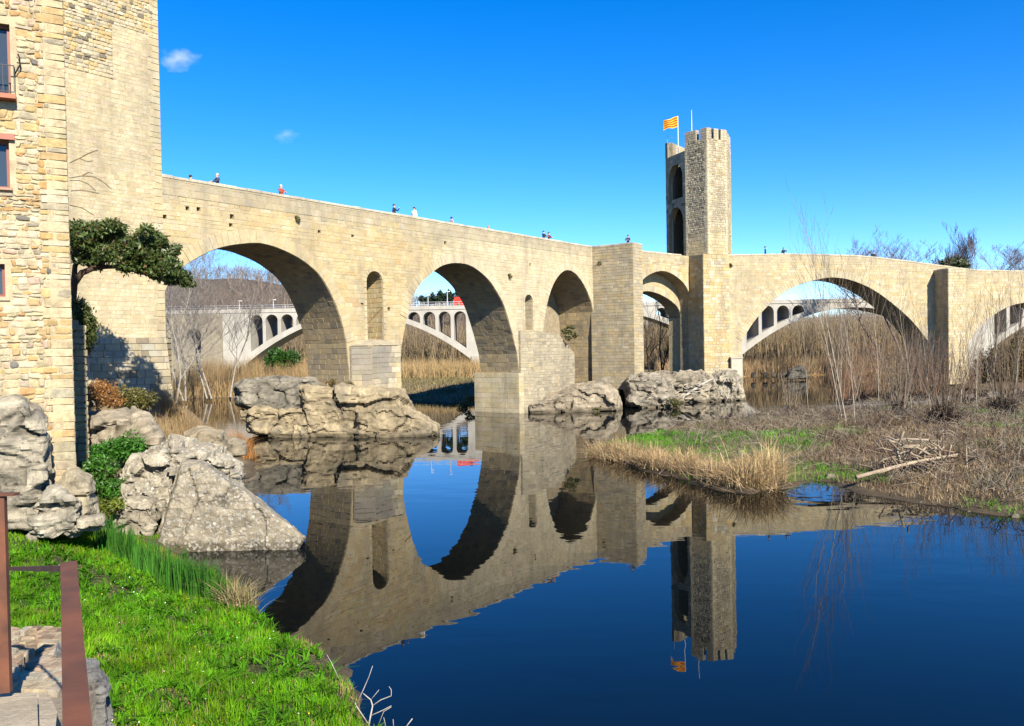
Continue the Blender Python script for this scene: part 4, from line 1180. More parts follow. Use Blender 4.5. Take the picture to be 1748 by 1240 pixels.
rock('boulder', 'squared pale rock at the foot of the house corner', [
    ([(92, 840), (125, 806), (158, 820), (160, 880), (120, 895), (95, 890)], 21.0, 1.4)], 0.07, 0.1, (0.50, 0.43, 0.30), 31, freq=1.2, dark=0.25)
rock('boulder', 'small cracked rock in front of the house corner', [
    ([(62, 848), (95, 836), (134, 852), (138, 915), (60, 918)], 20.4, 1.2)], 0.07, 0.16, (0.50, 0.45, 0.35), 33, freq=1.4, dark=0.3)
rock('boulder', 'flat pale stone lying on the grass right of the house corner', [
    ([(130, 885), (178, 883), (180, 900), (128, 904)], 20.4, 0.7)], 0.06, 0.06, (0.52, 0.46, 0.34), 34, freq=1.4, dark=0.2)
# bank between keep and first arch
rock('bank_rock', 'weathered bank rocks among dry grass below the keep', [
    ([(140, 720), (190, 712), (255, 724), (280, 750), (150, 762)], 35.5, 4)], 0.12, 0.3, (0.42, 0.36, 0.27), 36, dark=0.4)
rock('boulder', 'smooth tan boulder behind the masonry crown near the dry grass', [
    ([(318, 745), (345, 734), (382, 742), (388, 778), (320, 782)], 34.5, 2.2)], 0.1, 0.12, (0.42, 0.35, 0.24), 38, dark=0.4)
rock('boulder', 'small tan boulder at the water edge below the orange grass tuft', [
    ([(384, 755), (400, 748), (420, 756), (422, 776), (384, 780)], 36.0, 1.6)], 0.1, 0.1, (0.42, 0.36, 0.26), 39, dark=0.3)
# far rock seen under the big arch, then lumps for shadow holes
rock('boulder', 'dark squat boulder standing in the water beyond the big arch', [
    ([(1344, 640), (1352, 630), (1368, 625), (1376, 632), (1377, 646), (1344, 647)], 128, 3)], 0.2, 0.2, (0.10, 0.095, 0.085), 41)
for k, (x0, x1) in enumerate(((1282, 1290), (1302, 1311), (1317, 1324), (1331, 1343))):
    rock('shadow_hole', 'small dark lump for a shadowed hole in the far shore, %s from the tower' % ('first', 'second', 'third', 'fourth')[k], [([(x0, 639), (x0 + 3, 636), (x1 - 2, 636), (x1, 640), (x1, 645), (x0, 645)], 131, 1.2)], 0.12, 0.08, (0.05, 0.042, 0.035), 43 + k, cat='stone')  # near-black lumps stand in for dark shadow holes along the shore
# pebbles at the right shore
for k, (x, y, r, w_) in enumerate(((1418, 816, 11, 'largest pale stone on the shore right of the dead reeds'), (1692, 868, 7, 'round pale stone in the shallows at the right shore'), (1688, 875, 4, 'smaller pale stone touching the round one at the right shore'), (1733, 882, 7, 'pale stone in the shallows nearest the right picture edge'), (1654, 874, 4, 'tiny pale stone left of the round one in the shallows'), (1573, 858, 4, 'tiny pale stone alone off the right shore'), (1628, 842, 3, 'small tan stone on the mud of the right shore'))):
    g0 = on(x, y + r * 0.4, 0.0)
    rock('shore_stone', w_, [([(x - r, y), (x - r * .5, y - r * .5), (x + r * .6, y - r * .5), (x + r, y), (x + r, y + r * .5), (x - r, y + r * .5)], g0.y, r / 1400 * g0.y * 1.4)], 0.03, 0.02, (0.55, 0.50, 0.40), 60 + k, freq=2.0, dark=0.1, cat='stone')

# ================================================================ MODERN CONCRETE BRIDGE (behind)
YM = 142.0; MP = FPX / YM
conc = thing('concrete_bridge', (0, YM, 0), 'white open-spandrel concrete arch bridge seen behind the stone bridge', 'bridge')
PC = Plane((0, YM), (1, 0))
CW = (0.50, 0.475, 0.42)
spans = [(613 - 874) / MP, (1036 - 874) / MP, (1459 - 874) / MP, (1882 - 874) / MP]
HS = 19.6
bot = lambda d: 11.85 - 0.0208 * d * d
rib = lambda d: bot(d) + 0.8 + 0.0016 * d * d
outer = [(-75, 12.75), (-75, -1)]
hol = []
for c in spans:
    outer += [(c - HS, -1)] + [(c - HS + 2 * HS * k / 30, bot(-HS + 2 * HS * k / 30)) for k in range(31)] + [(c + HS, -1)]
    for sg in (-1, 1):
        for d0 in (8.6, 11.25, 13.9, 16.55):
            d1 = d0 + 2.1
            if d1 > HS: d1 = HS - 0.1
            xa, xb = sorted((c + sg * d0, c + sg * d1))
            r_ = (xb - xa) / 2; zt_ = 12.35 - r_
            base_l, base_r = rib(xa - c), rib(xb - c)
            zs_ = max(zt_, max(base_l, base_r) + 0.05)
            hol.append([(xa, base_l), (xb, base_r), (xb, zs_)] + [((xa + xb) / 2 + r_ * math.cos(math.pi * k / 8), min(12.45, zs_ + r_ * math.sin(math.pi * k / 8) * (12.4 - zs_) / r_)) for k in range(1, 8)] + [(xa, zs_)])
outer += [(130, -1), (130, 12.75)]
outer = outer[::-1]
hol.append(round_head((322 - 874) / MP, (345 - 874) / MP, 6.0, 9.0)[::1])
mb = MB(); extrude(mb, PC, outer, hol, 0.0, 7.0, CW); mb.build('arch_spans', M_CONC, conc)
mb = MB()
mb.box((27, YM + 3.5, 12.97), (103, 3.62, 0.22), CW)
mb.build('deck', M_CONC, conc)
mb = MB()
for yy in (YM - 0.01, YM + 7.01):
    mb.box((27, yy, 13.28), (103, 0.12, 0.11), CW)
mb.build('kerb', M_CONC, conc)
mb = MB()
for yy in (YM - 0.01, YM + 7.01):
    for zz in (13.65, 14.05): mb.box((27, yy, zz), (103, 0.025, 0.025))
    for k in range(104): mb.box((-75 + 2 * k, yy, 13.68), (0.03, 0.03, 0.38))
mb.build('railing', M_ZINC, conc)
for k_ in range(len(spans) + 1):
    xc_ = spans[0] - HS - 1.85 if k_ == 0 else spans[k_ - 1] + HS + 1.85
    mb = MB(); mb.box((xc_, YM + 3.5, 1.6), (1.95, 3.9, 3.0), (0.46, 0.44, 0.39)); mb.build('pier_footing', M_CONC, conc)
mb = MB()
ah = round_head((322 - 874) / MP, (345 - 874) / MP, 6.0, 9.0)
extrude(mb, PC, [(-76, -1), (spans[0] - HS - 3.9, -1), (spans[0] - HS - 3.9, 12.6), (-76, 12.6)], [ah], -0.25, -0.02, (0.31, 0.27, 0.20)); mb.build('abutment', M_MORTAR, conc)
# street lamps on the concrete bridge
def lamp(x, ytop, label, back=0.5):
    b = at(x, 526, YM + back)
    t_ = at(x, ytop, YM + back)
    l = thing('street_lamp', (b.x, YM + back, 13.1), label, 'street lamp', 'street lamps on the concrete bridge')
    m = MB(); m.tube([(b.x, YM + back, 13.1), (b.x, YM + back, t_.z - 0.1)], [0.09, 0.06], 7); m.build('pole', M_ZINC, l)
    m = MB(); m.box((b.x + 0.18, YM + back, t_.z), (0.26, 0.13, 0.05)); m.build('lamp_head', M_WHITE, l)
lamp(731, 504, 'left street lamp of the two seen through the second arch')
lamp(764, 498, 'right street lamp of the two seen through the second arch')
lamp(409, 514, 'left street lamp above the concrete bridge seen through the first arch')
lamp(467, 512, 'right street lamp above the concrete bridge seen through the first arch')
lamp(1405, 487, 'street lamp above the concrete bridge seen through the big arch')
# red van on the deck
cv = at(795, 520, YM + 3.4)
van = thing('red_van', (cv.x, YM + 3.4, 13.11), 'small red van driving on the concrete bridge', 'van')
m = MB()
prof = [(-2.0, .35), (2.0, .35), (2.05, .95), (1.35, 1.1), (.85, 1.85), (-1.9, 1.9), (-2.05, 1.0)]
vv = [(cv.x + a, YM + 3.4 + s_, 13.11 + b) for s_ in (-.85, .85) for a, b in prof]
k = len(prof)
m.add(vv, [tuple(range(k)), tuple(range(2 * k - 1, k - 1, -1))] + [(i, k + i, k + (i + 1) % k, (i + 1) % k) for i in range(k)]); m.build('body', M_RED, van)
for s_ in (-1.25, 1.25):
    for w_ in (-.85, .85):
        m = MB(); m.tube([(cv.x + s_, YM + 3.4 + w_ - .1, 13.45), (cv.x + s_, YM + 3.4 + w_ + .1, 13.45)], .34, 12); m.build('wheel', M_IRON, van)
m = MB(); m.add([(cv.x + .2, YM + 3.4 - .86, 14.45), (cv.x + 1.1, YM + 3.4 - .86, 14.45), (cv.x + .8, YM + 3.4 - .86, 15.1), (cv.x + .2, YM + 3.4 - .86, 15.1)], [(0, 1, 2, 3)]); m.build('side_window', M_GLASS, van)

# ================================================================ PEOPLE ON THE BRIDGE
def person_mesh(pose):
    P_ = {'pel': (0, 0, .95, .125), 'sp': (0, 0, 1.12, .13), 'ch': (0, .0, 1.32, .15), 'nk': (0, 0, 1.47, .058), 'h1': (0, -.01, 1.55, .075), 'h2': (0, -.01, 1.64, .092), 'h3': (0, 0, 1.71, .06)}
    for sg, s_ in (('l', -1), ('r', 1)):
        P_['sh' + sg] = (s_ * .17, 0, 1.40, .075)
        if pose == 1: P_['el' + sg] = (s_ * .24, -.18, 1.2, .05); P_['wr' + sg] = (s_ * .10, -.40, 1.16, .036); P_['ha' + sg] = (s_ * .05, -.48, 1.17, .04)
        elif pose == 2 and s_ > 0: P_['el' + sg] = (.27, -.16, 1.25, .05); P_['wr' + sg] = (.16, -.34, 1.42, .036); P_['ha' + sg] = (.12, -.38, 1.50, .04)
        else: P_['el' + sg] = (s_ * .23, .03, 1.14, .05); P_['wr' + sg] = (s_ * .25, -.04, .90, .036); P_['ha' + sg] = (s_ * .245, -.06, .80, .04)
        st = .16 if pose == 0 else .04
        P_['hi' + sg] = (s_ * .09, 0, .9, .095); P_['kn' + sg] = (s_ * .10, -s_ * st * .6, .5, .062); P_['an' + sg] = (s_ * .10, -s_ * st, .09, .045); P_['to' + sg] = (s_ * .11, -s_ * st - .15, .04, .04)
    E_ = [('pel', 'sp'), ('sp', 'ch'), ('ch', 'nk'), ('nk', 'h1'), ('h1', 'h2'), ('h2', 'h3')]
    for g in 'lr': E_ += [('ch', 'sh' + g), ('sh' + g, 'el' + g), ('el' + g, 'wr' + g), ('wr' + g, 'ha' + g), ('pel', 'hi' + g), ('hi' + g, 'kn' + g), ('kn' + g, 'an' + g), ('an' + g, 'to' + g)]
    ks_ = list(P_)
    me = bpy.data.meshes.new('tmp'); me.from_pydata([P_[k][:3] for k in ks_], [(ks_.index(a), ks_.index(b)) for a, b in E_], [])
    o = bpy.data.objects.new('tmp', me); COL.objects.link(o)
    o.modifiers.new('k', 'SKIN')
    for i, k in enumerate(ks_):
        me.skin_vertices[0].data[i].radius = (P_[k][3], P_[k][3] * (.72 if k in ('pel', 'sp', 'ch') else 1.0))
        me.skin_vertices[0].data[i].use_root = (k == 'pel')
    sb = o.modifiers.new('s', 'SUBSURF'); sb.levels = 2; sb.render_levels = 2
    m2 = bpy.data.meshes.new_from_object(o.evaluated_get(bpy.context.evaluated_depsgraph_get()))
    bpy.data.objects.remove(o); bpy.data.meshes.remove(me)
    m2.materials.clear()
    for i in range(4): m2.materials.append(M_CLOTH)
    for p in m2.polygons:
        c = p.center; p.use_smooth = True
        hand = any((c - Vector(P_['ha' + g][:3])).length < .085 for g in 'lr')
        p.material_index = 0 if (c.z > 1.485 or hand) else (3 if c.z < .09 else (2 if (c.z < .93 and abs(c.x) < .2) else 1))
    m2.name = 'person'
    return m2
PMESH = [person_mesh(i) for i in range(3)]
hb = bmesh.new(); bmesh.ops.create_uvsphere(hb, u_segments=14, v_segments=9, radius=.108)
bmesh.ops.delete(hb, geom=[v for v in hb.verts if v.co.z < -.02 and v.co.y < .02 or v.co.z < -.07], context='VERTS')
HAIR = bpy.data.meshes.new('hair'); hb.to_mesh(HAIR); hb.free(); HAIR.materials.append(M_CLOTH)
for p in HAIR.polygons: p.use_smooth = True
CM = {}
def cmat(c):
    if c not in CM:
        CM[c] = plain('cloth %d' % len(CM), c, .85, 0, .2)
    return CM[c]
SKIN = (0.50, 0.30, 0.21)
def person(loc, face, pose, coat, legs, hair, label, scale=1.0):
    o = bpy.data.objects.new('person', PMESH[pose]); COL.objects.link(o)
    o.location = loc; o.rotation_euler = (0, 0, face); o.scale = (scale,) * 3
    for i, c in enumerate((SKIN, coat, legs, (0.03, 0.025, 0.02))):
        o.material_slots[i].link = 'OBJECT'; o.material_slots[i].material = cmat(c)
    tag(o, label, 'person', 'people on the bridge')
    h = bpy.data.objects.new('hair', HAIR); COL.objects.link(h); h.parent = o
    h.location = (0, .012, 1.645)
    h.material_slots[0].link = 'OBJECT'; h.material_slots[0].material = cmat(hair)
    return o
BLK, NAVY, RED_, WHT, DKH, GRH = (0.02, 0.02, 0.024), (0.035, 0.045, 0.09), (0.25, 0.05, 0.03), (0.75, 0.72, 0.72), (0.03, 0.02, 0.015), (0.35, 0.33, 0.31)
DECK = TOP + 0.16
def on_left(x, back, dz=0.0):
    r0 = PL.q(x, 340)[0]
    # shift along the bridge so that the person lines up with photo column x
    for _ in range(6):
        p_ = PL.p(r0, 16.6, -back); r0 += (x - px_of(p_)[0]) / FPX * p_.y * 1.5
    q = PL.p(r0, DECK + dz, -back); return q
FR = math.atan2(PL.n.y, PL.n.x) + math.pi / 2
AL = math.atan2(PL.L.y, PL.L.x) + math.pi / 2
person(on_left(326, 2.6), AL, 0, BLK, BLK, DKH, 'dark-haired walker, only the head showing over the parapet nearest the keep')
person(on_left(371, 1.0), AL + math.pi, 1, NAVY, BLK, GRH, 'person in a navy jacket leaning at the parapet near the keep')
person(on_left(480, 0.95), FR, 1, RED_, BLK, GRH, 'person in a brick-red coat at the parapet above the first arch')
person(on_left(673, 0.9), FR + .4, 2, BLK, BLK, DKH, 'person in black raising an arm above the first niche', 1.02)
person(on_left(707, 0.9), AL + math.pi, 0, WHT, NAVY, DKH, 'person in a white top beside the parapet left of the second arch', 1.05)
person(on_left(771, 1.6), AL, 0, (0.3, 0.2, 0.25), BLK, DKH, 'dark-haired head above the parapet over the second arch')
person(on_left(834, 2.5), AL, 0, (0.5, 0.25, 0.25), NAVY, (0.35, 0.16, 0.1), 'reddish-haired head barely showing right of the second arch')
person(on_left(928, 0.9), FR, 1, BLK, BLK, DKH, 'left person of the close pair in dark coats above the slit window', 1.03)
person(on_left(937, 0.9), FR, 1, (0.10, 0.03, 0.03), BLK, DKH, 'right person of the close pair, in a dark red coat, above the slit window', 1.0)
pb = at(1072, 414, 83.6); person((pb.x, pb.y, DECK + 0.05), math.radians(-20), 1, NAVY, BLK, DKH, 'person in a navy coat leaning on top of the angular pier')
def on_right(x, back=1.0):
    s_ = sr(x, 440)[0]
    return PR.p(s_ + 0.1, ZR(s_) - 0.80, -back)
person(on_right(1246, 2.0), 0.3, 0, NAVY, BLK, DKH, 'walker in blue close to the right side of the tower')
person(on_right(1254, 2.2), -.3, 0, (0.6, 0.35, 0.35), BLK, (0.4, 0.25, 0.12), 'walker in pale pink just right of the one in blue by the tower', .97)
person(on_right(1310, .8), 1.2, 0, BLK, BLK, DKH, 'tall person in black standing above the left half of the big arch', 1.08)
person(on_right(1342, .9), 0.2, 2, BLK, NAVY, DKH, 'dark figure with raised arm right of the tall person in black', .98)
person(on_right(1500, 1.3), 0, 0, BLK, BLK, DKH, 'dark head above the sloping parapet over the right half of the big arch')

# ================================================================ VEGETATION
def blades(n, xy, h, w, lean, col, cvar=0.25, seg=2, zoff=0.0, face=None, base=None, tipcol=None):
    """n grass blades: xy (n,2) feet, h/w arrays; returns verts, tris, colours"""
    n = len(xy)
    z = ground_z(xy[:, 0], xy[:, 1])[0] if base is None else base
    ang = rng.uniform(0, 2 * np.pi, n) if face is None else face
    la = rng.uniform(0, 2 * np.pi, n)
    l = np.abs(rng.normal(0, 1, n)) * lean
    dx, dy = np.cos(la) * l, np.sin(la) * l
    wx, wy = np.cos(ang), np.sin(ang)
    lv = []
    for k in range(seg + 1):
        t = k / seg
        cx = xy[:, 0] + dx * h * t ** 1.7; cy = xy[:, 1] + dy * h * t ** 1.7
        cz = z + zoff + h * (t - 0.28 * np.minimum(l, 1.6) * t * t)
        ww = w * (1 - t) ** 0.7 * 0.5 if k < seg else 0 * w
        if k < seg:
            lv += [np.stack([cx - wx * ww, cy - wy * ww, cz], -1), np.stack([cx + wx * ww, cy + wy * ww, cz], -1)]
        else:
            lv += [np.stack([cx, cy, cz], -1)]
    V = np.stack(lv, 1)
    m = V.shape[1]
    tri = []
    for k in range(seg - 1):
        a = 2 * k; tri += [(a, a + 1, a + 3), (a, a + 3, a + 2)]
    a = 2 * (seg - 1); tri.append((a, a + 1, a + 2))
    tri = np.array(tri)
    F_ = (np.arange(n)[:, None, None] * m + tri[None]).reshape(-1, 3)
    c0 = np.asarray(col, float)
    if c0.ndim == 1: c0 = np.repeat(c0[None], n, 0)
    c0 = c0 * (1 + rng.uniform(-cvar, cvar, (n, 1))) * (1 + rng.uniform(-.06, .06, (n, 3)))
    Cc = np.repeat(c0[:, None, :], m, 1)
    return V.reshape(-1, 3), F_, np.clip(Cc.reshape(-1, 3), .004, .8)
def cat_np(parts):
    Vs, Fs, Cs, b = [], [], [], 0
    for v, f, c in parts:
        Vs.append(v); Fs.append(f + b); Cs.append(c); b += len(v)
    return np.concatenate(Vs), np.concatenate(Fs), np.concatenate(Cs)
def scatter(n, x0, x1, y0, y1, keepf):
    out = []
    tot = 0
    while tot < n:
        X = rng.uniform(x0, x1, n); Y = rng.uniform(y0, y1, n)
        k = keepf(X, Y); out.append(np.stack([X[k], Y[k]], -1)); tot += int(k.sum())
        if len(out) > 60: break
    return np.concatenate(out)[:n]
def inframe(X, Y, Z=0.5, m=40):
    u = (X - 0) / Y * FPX + 874
    return (u > -m) & (u < 1748 + m)

# meadow grass on the near bank
def keep_meadow(X, Y):
    dl = sdf(LB, X, Y)
    return (dl > 0.05) & inframe(X, Y) & (Y > 8.5)
pts = scatter(95000, -15, 2, 8.5, 25.5, keep_meadow)
nzv = fbm(np.stack([pts[:, 0] * .8, pts[:, 1] * .8, 0 * pts[:, 0]], -1), 3, 77)
dlp = sdf(LB, pts[:, 0], pts[:, 1])
km = dlp > .12 + .35 * np.clip(fbm(np.stack([pts[:, 0] * 1.6, pts[:, 1] * 1.6, 0 * pts[:, 0]], -1), 2, 78), 0, 1)
pts, nzv, dlp = pts[km], nzv[km], dlp[km]
hh = (0.07 + 0.12 * sstep(-.5, .6, nzv)) * rng.uniform(.6, 1.5, len(pts)) * (.6 + .4 * sstep(0, 1, dlp))
far = sstep(16, 23, pts[:, 1])[:, None]
gcol = np.array([0.125, 0.33, 0.008]) * (1 - far * .25) + np.array([0.05, 0.03, 0.0]) * far
dryp = (rng.random(len(pts)) < .09)[:, None]
nz2 = fbm(np.stack([pts[:, 0] * 2.6, pts[:, 1] * 2.6, 0 * pts[:, 0]], -1), 3, 79)
bare = fbm(np.stack([pts[:, 0] * 1.1 + 30, pts[:, 1] * 1.1, 0 * pts[:, 0]], -1), 3, 84)
hh = hh * np.where(bare < -.55, .25, 1) * (1 + .35 * np.clip(nz2, -1, 1))
gcol = np.where(dryp | (bare < -.6)[:, None] & (rng.random(len(pts)) < .5)[:, None] | ((dlp < .5) & (rng.random(len(pts)) < .45))[:, None], np.array([0.34, 0.26, 0.12]), gcol * (1 + .45 * np.clip(nz2, -1, 1)[:, None]) + np.array([0.05, 0.02, 0])[None] * np.clip(nzv, -.8, 1)[:, None])
V, F_, Cc = blades(len(pts), pts, hh, np.full(len(pts), .016) * rng.uniform(.7, 1.5, len(pts)), .55, gcol, .3)
tag(mesh_np('meadow_grass', V, F_, Cc, M_GRASS), 'lush bright green grass on the near river bank', 'grass', None, 'stuff')

# broad-leaved weeds in the meadow: rosettes, too many to count
wp = scatter(1900, -12, 1.5, 9, 22, lambda X, Y: (sdf(LB, X, Y) > .3) & inframe(X, Y))
kk = rng.integers(6, 13, len(wp)); rep = np.repeat(np.arange(len(wp)), kk)
sc_ = rng.uniform(.6, 1.35, len(wp))[rep]; nw_ = len(rep)
wc = np.array([0.085, 0.25, 0.01])[None] * rng.uniform(.5, 1.35, len(wp))[rep][:, None]
V, F_, Cc = blades(nw_, wp[rep] + rng.normal(0, .02, (nw_, 2)), rng.uniform(.08, .22, nw_) * sc_, rng.uniform(.03, .07, nw_) * sc_, 1.3, wc, .25, seg=3, zoff=.03)
tag(mesh_np('meadow_weeds', V, F_, Cc, M_GRASS), 'broad leaved green weeds scattered through the bank grass', 'weeds', None, 'stuff')

fp_ = scatter(120, -12, 1.5, 9, 20, lambda X, Y: (sdf(LB, X, Y) > .6) & inframe(X, Y))
m = MB()
for (x, y), z in zip(fp_, ground_z(fp_[:, 0], fp_[:, 1])[0]):
    c_ = Vector((x, y, z + random.uniform(.12, .24))); a_ = Vector((random.gauss(0, .4), -.5 + random.gauss(0, .3), 1)).normalized(); u_ = a_.orthogonal().normalized(); w_ = a_.cross(u_); r = random.uniform(.008, .015)
    m.add([c_ + (u_ * math.cos(t_ * 1.0472) + w_ * math.sin(t_ * 1.0472)) * r for t_ in range(6)], [tuple(range(6))], (0.8, 0.8, 0.76) if random.random() < .75 else (0.7, 0.5, 0.04))
tag(m.build('meadow_flowers', M_PAINT), 'tiny white and yellow flowers dotted in the bank grass', 'flowers', None, 'stuff')
# iris clump and strap-leaved clump
def clump(name, label, pxl, z, n, hr, wr, lean, col, spread, cat, seg=3, cvar=.25):
    g = thing(name, (0, 0, 0), label, cat)
    c = [on(x, y, z) for x, y in pxl]
    xy = []
    for i in range(n):
        a = random.choice(c); b = random.choice(c); t_ = random.random()
        p_ = a.lerp(b, t_) if (a - b).length < 3 else a
        xy.append((p_.x + random.gauss(0, spread), p_.y + random.gauss(0, spread)))
    xy = np.array(xy)
    g.location = (float(xy[:, 0].mean()), float(xy[:, 1].mean()), gz(float(xy[:, 0].mean()), float(xy[:, 1].mean())))
    V, F_, Cc = blades(n, xy, rng.uniform(hr[0], hr[1], n), rng.uniform(wr[0], wr[1], n), lean, col, cvar, seg)
    mesh_np('leaves', V, F_, Cc, M_GRASS, g)
    return g
clump('iris_clump', 'upright sword-leaved green plants growing at the foot of the tilted slab', [(190, 960), (215, 968), (240, 978), (265, 985), (290, 995), (315, 1005), (340, 1010), (355, 1015)], .45, 900, (.6, 1.15), (.028, .045), .16, (0.05, 0.165, 0.02), .12, 'plant')
clump('iris_clump', 'small tuft of sword leaves left of the crumbling pale rocks', [(172, 945), (180, 950)], .6, 70, (.45, .75), (.02, .03), .2, (0.06, 0.18, 0.02), .1, 'plant')
sl_ = clump('strap_leaf_plant', 'arching straw and green strap-leaved plant at the water edge', [(385, 1030), (400, 1036), (418, 1038), (430, 1034)], .25, 260, (.4, .9), (.02, .035), .75, (0.36, 0.30, 0.15), .12, 'plant', seg=4)
clump('strap_leaf_plant', 'green leaves rising at the left of the arching straw plant', [(368, 1025), (376, 1030)], .3, 90, (.4, .85), (.02, .035), .35, (0.09, 0.2, 0.03), .1, 'plant', seg=4)
clump('grass_tuft', 'orange dry grass tuft leaning over the small boulder', [(400, 762), (412, 764), (422, 764)], .6, 700, (.7, 1.5), (.02, .03), .75, (0.52, 0.26, 0.085), .3, 'grass tuft', seg=4)
clump('grass_tuft', 'tall pale dry grass below the keep plinth', [(262, 745), (285, 748), (300, 750), (330, 752), (280, 760)], 1.2, 700, (.8, 2.0), (.018, .03), .45, (0.42, 0.30, 0.15), .35, 'grass tuft', seg=3)
clump('grass_tuft', 'straw and twigs spread over the bank below the orange shrub', [(170, 712), (200, 706), (230, 704), (260, 710), (285, 715), (215, 720), (245, 722)], 2.4, 900, (.3, 1.1), (.016, .028), .8, (0.36, 0.26, 0.14), .5, 'grass tuft', seg=3)
clump('grass_tuft', 'brown dry grass in front of the masonry crown', [(240, 800), (260, 790), (275, 785)], 1.0, 300, (.3, .9), (.016, .028), .6, (0.34, 0.21, 0.10), .25, 'grass tuft', seg=3)

def leaf_cloud(mb_or_list, centers, radii, n, size, col, cvar=.3, flat=.8, seedv=0, droop=0.0):
    """n little leaves on and inside ellipsoid clumps"""
    cs = np.array(centers); rs = np.array(radii)
    w = (rs[:, 0] * rs[:, 1] * rs[:, 2]) ** .67; w = w / w.sum()
    k = rng.choice(len(cs), n, p=w)
    d = rng.normal(size=(n, 3)); d /= np.linalg.norm(d, axis=1)[:, None]
    r = rng.uniform(.35, 1.0, n) ** .55
    wob = 1 + .42 * noise3(d * 2.3 + k[:, None] * 7.7, 5 + seedv) + .35 * (rng.random(n) < .1)
    P_ = cs[k] + d * rs[k] * (r * wob)[:, None]
    a = rng.normal(size=(n, 3)); a[:, 2] = a[:, 2] * flat - droop; a /= np.linalg.norm(a, axis=1)[:, None]
    b = np.cross(a, d + rng.normal(size=(n, 3)) * .6); b /= np.linalg.norm(b, axis=1)[:, None] + 1e-9
    sz = size * rng.uniform(.6, 1.4, n)[:, None]
    V = np.stack([P_ - a * sz, P_ + b * sz * .38, P_ + a * sz, P_ - b * sz * .38], 1).reshape(-1, 3)
    F_ = np.arange(n * 4).reshape(-1, 4)
    c = np.array(col)[None] * (1 + rng.uniform(-cvar, cvar, (n, 1))) * (1 + .3 * noise3(P_ * 1.3, 9)[:, None])
    return V, F_, np.clip(np.repeat(c, 4, 0), .004, .6)

# evergreen tree between the near house and the keep
yt = 37.0
tr0 = at(123, 560, yt)
ever = thing('evergreen_tree', tuple(tr0), 'dark evergreen tree with a flat crown leaning out from behind the near house', 'tree')
mb = MB()
mb.tube([at(118, 560, yt), at(122, 520, yt), at(126, 485, yt), at(140, 466, yt), at(165, 456, yt), at(205, 455, yt), at(250, 448, yt)], [.22, .2, .17, .14, .12, .09, .05], 7)
mb.tube([at(126, 485, yt), at(128, 455, yt + .3), at(140, 425, yt + .5), at(150, 400, yt + .4)], [.14, .11, .08, .04], 6)
mb.tube([at(165, 456, yt), at(180, 435, yt - .4), at(195, 410, yt - .5)], [.09, .06, .03], 6)
mb.tube([at(205, 455, yt), at(240, 466, yt + .3), at(280, 470, yt + .3), at(310, 480, yt)], [.08, .06, .05, .03], 6)
mb.tube([at(150, 460, yt), at(190, 440, yt + .8), at(240, 420, yt + 1)], [.08, .06, .03], 6)
mb.v = mb.v
for i in range(len(mb.c)): mb.c[i] = (.09, .06, .04, 1)
mb.build('trunk', M_BARK, ever, True)
cen, rad = [], []
for x, y, r in ((135, 400, 30), (165, 400, 28), (195, 405, 30), (150, 430, 28), (185, 435, 26), (225, 425, 26), (245, 410, 24), (265, 420, 26), (250, 445, 26), (280, 445, 24), (295, 460, 22), (312, 475, 16), (215, 450, 18), (140, 385, 16), (200, 388, 16), (250, 395, 14), (130, 445, 16), (300, 425, 12), (276, 408, 12), (165, 452, 16), (288, 474, 18), (320, 486, 11), (235, 458, 16), (262, 466, 16)):
    for q in range(2):
        c_ = at(x + random.uniform(-8, 8), y + random.uniform(-6, 6), yt + random.uniform(-1.1, 1.1)); cen.append(tuple(c_)); s_ = r / FPX * yt * random.uniform(.75, 1.05); rad.append((s_, s_ * 1.15, s_ * .72))
V, F_, Cc = leaf_cloud(None, cen, rad, 17000, .105, (0.070, 0.105, 0.026), .45, .9, 1)
k_ = rng.random(len(F_)) < .07
Cc.reshape(-1, 4, 3)[k_] = np.array([0.13, 0.07, 0.02])
mesh_np('crown', V, F_, Cc, M_LEAF, ever)

# garden terrace with hanging shrub behind the house
terr = thing('terrace_wall', (-21, 36, 1), 'old terrace wall half hidden behind the corner of the near house', 'wall')
mb = MB()
e0, e1 = at(147, 640, 33.0), at(147, 640, 41.0)
plan = [(e0.x, e0.y), (e1.x - .6, e1.y), (-32, 41), (-30, 33)]
vv = [(x, y, 0.5) for x, y in plan] + [(x - .25, y, 7.4) for x, y in plan]
mb.add(vv, [(0, 1, 5, 4), (1, 2, 6, 5), (2, 3, 7, 6), (3, 0, 4, 7), (4, 5, 6, 7)], (0.38, 0.31, 0.21)); mb.build('wall', M_MORTAR, terr)
ft = Facing()
for i in (0, 3):
    (x0, y0), (x1, y1) = plan[i], plan[(i + 1) % 4]
    pl = Plane((x0, y0), (x1 - x0, y1 - y0)) if i == 0 else Plane((x0, y0), (x1 - x0, y1 - y0))
    Lh = math.hypot(x1 - x0, y1 - y0)
    wall_stones(ft, pl, [[(max(0, Lh - 3) if i == 3 else 0, 0.5), (Lh, 0.5), (Lh, 7.2), (max(0, Lh - 3) if i == 3 else 0, 7.2)]], 0.5, 7.2, (0.2, 0.34), (0.3, 0.7), lambda s_, z: jit(lerp3(GREY, CREAM, random.random()), .12), proud=.06, style=stone_rubble)
ft.finish(terr, M_RUBBLE, top=120)
shr = thing('hanging_shrub', tuple(at(135, 520, 34)), 'dull green shrub hanging down the terrace wall beside the near house', 'shrub')
cen = [tuple(at(x, y, 33.5 + random.uniform(-.3, .5))) for x, y in ((130, 528), (140, 535), (132, 550), (146, 552), (138, 568), (150, 570), (132, 585), (142, 590), (150, 560))]
V, F_, Cc = leaf_cloud(None, cen, [(.38, .4, .5)] * len(cen), 4200, .09, (0.075, 0.095, 0.022), .3, 1.2, 2, .6)
mesh_np('foliage', V, F_, Cc, M_LEAF, shr)
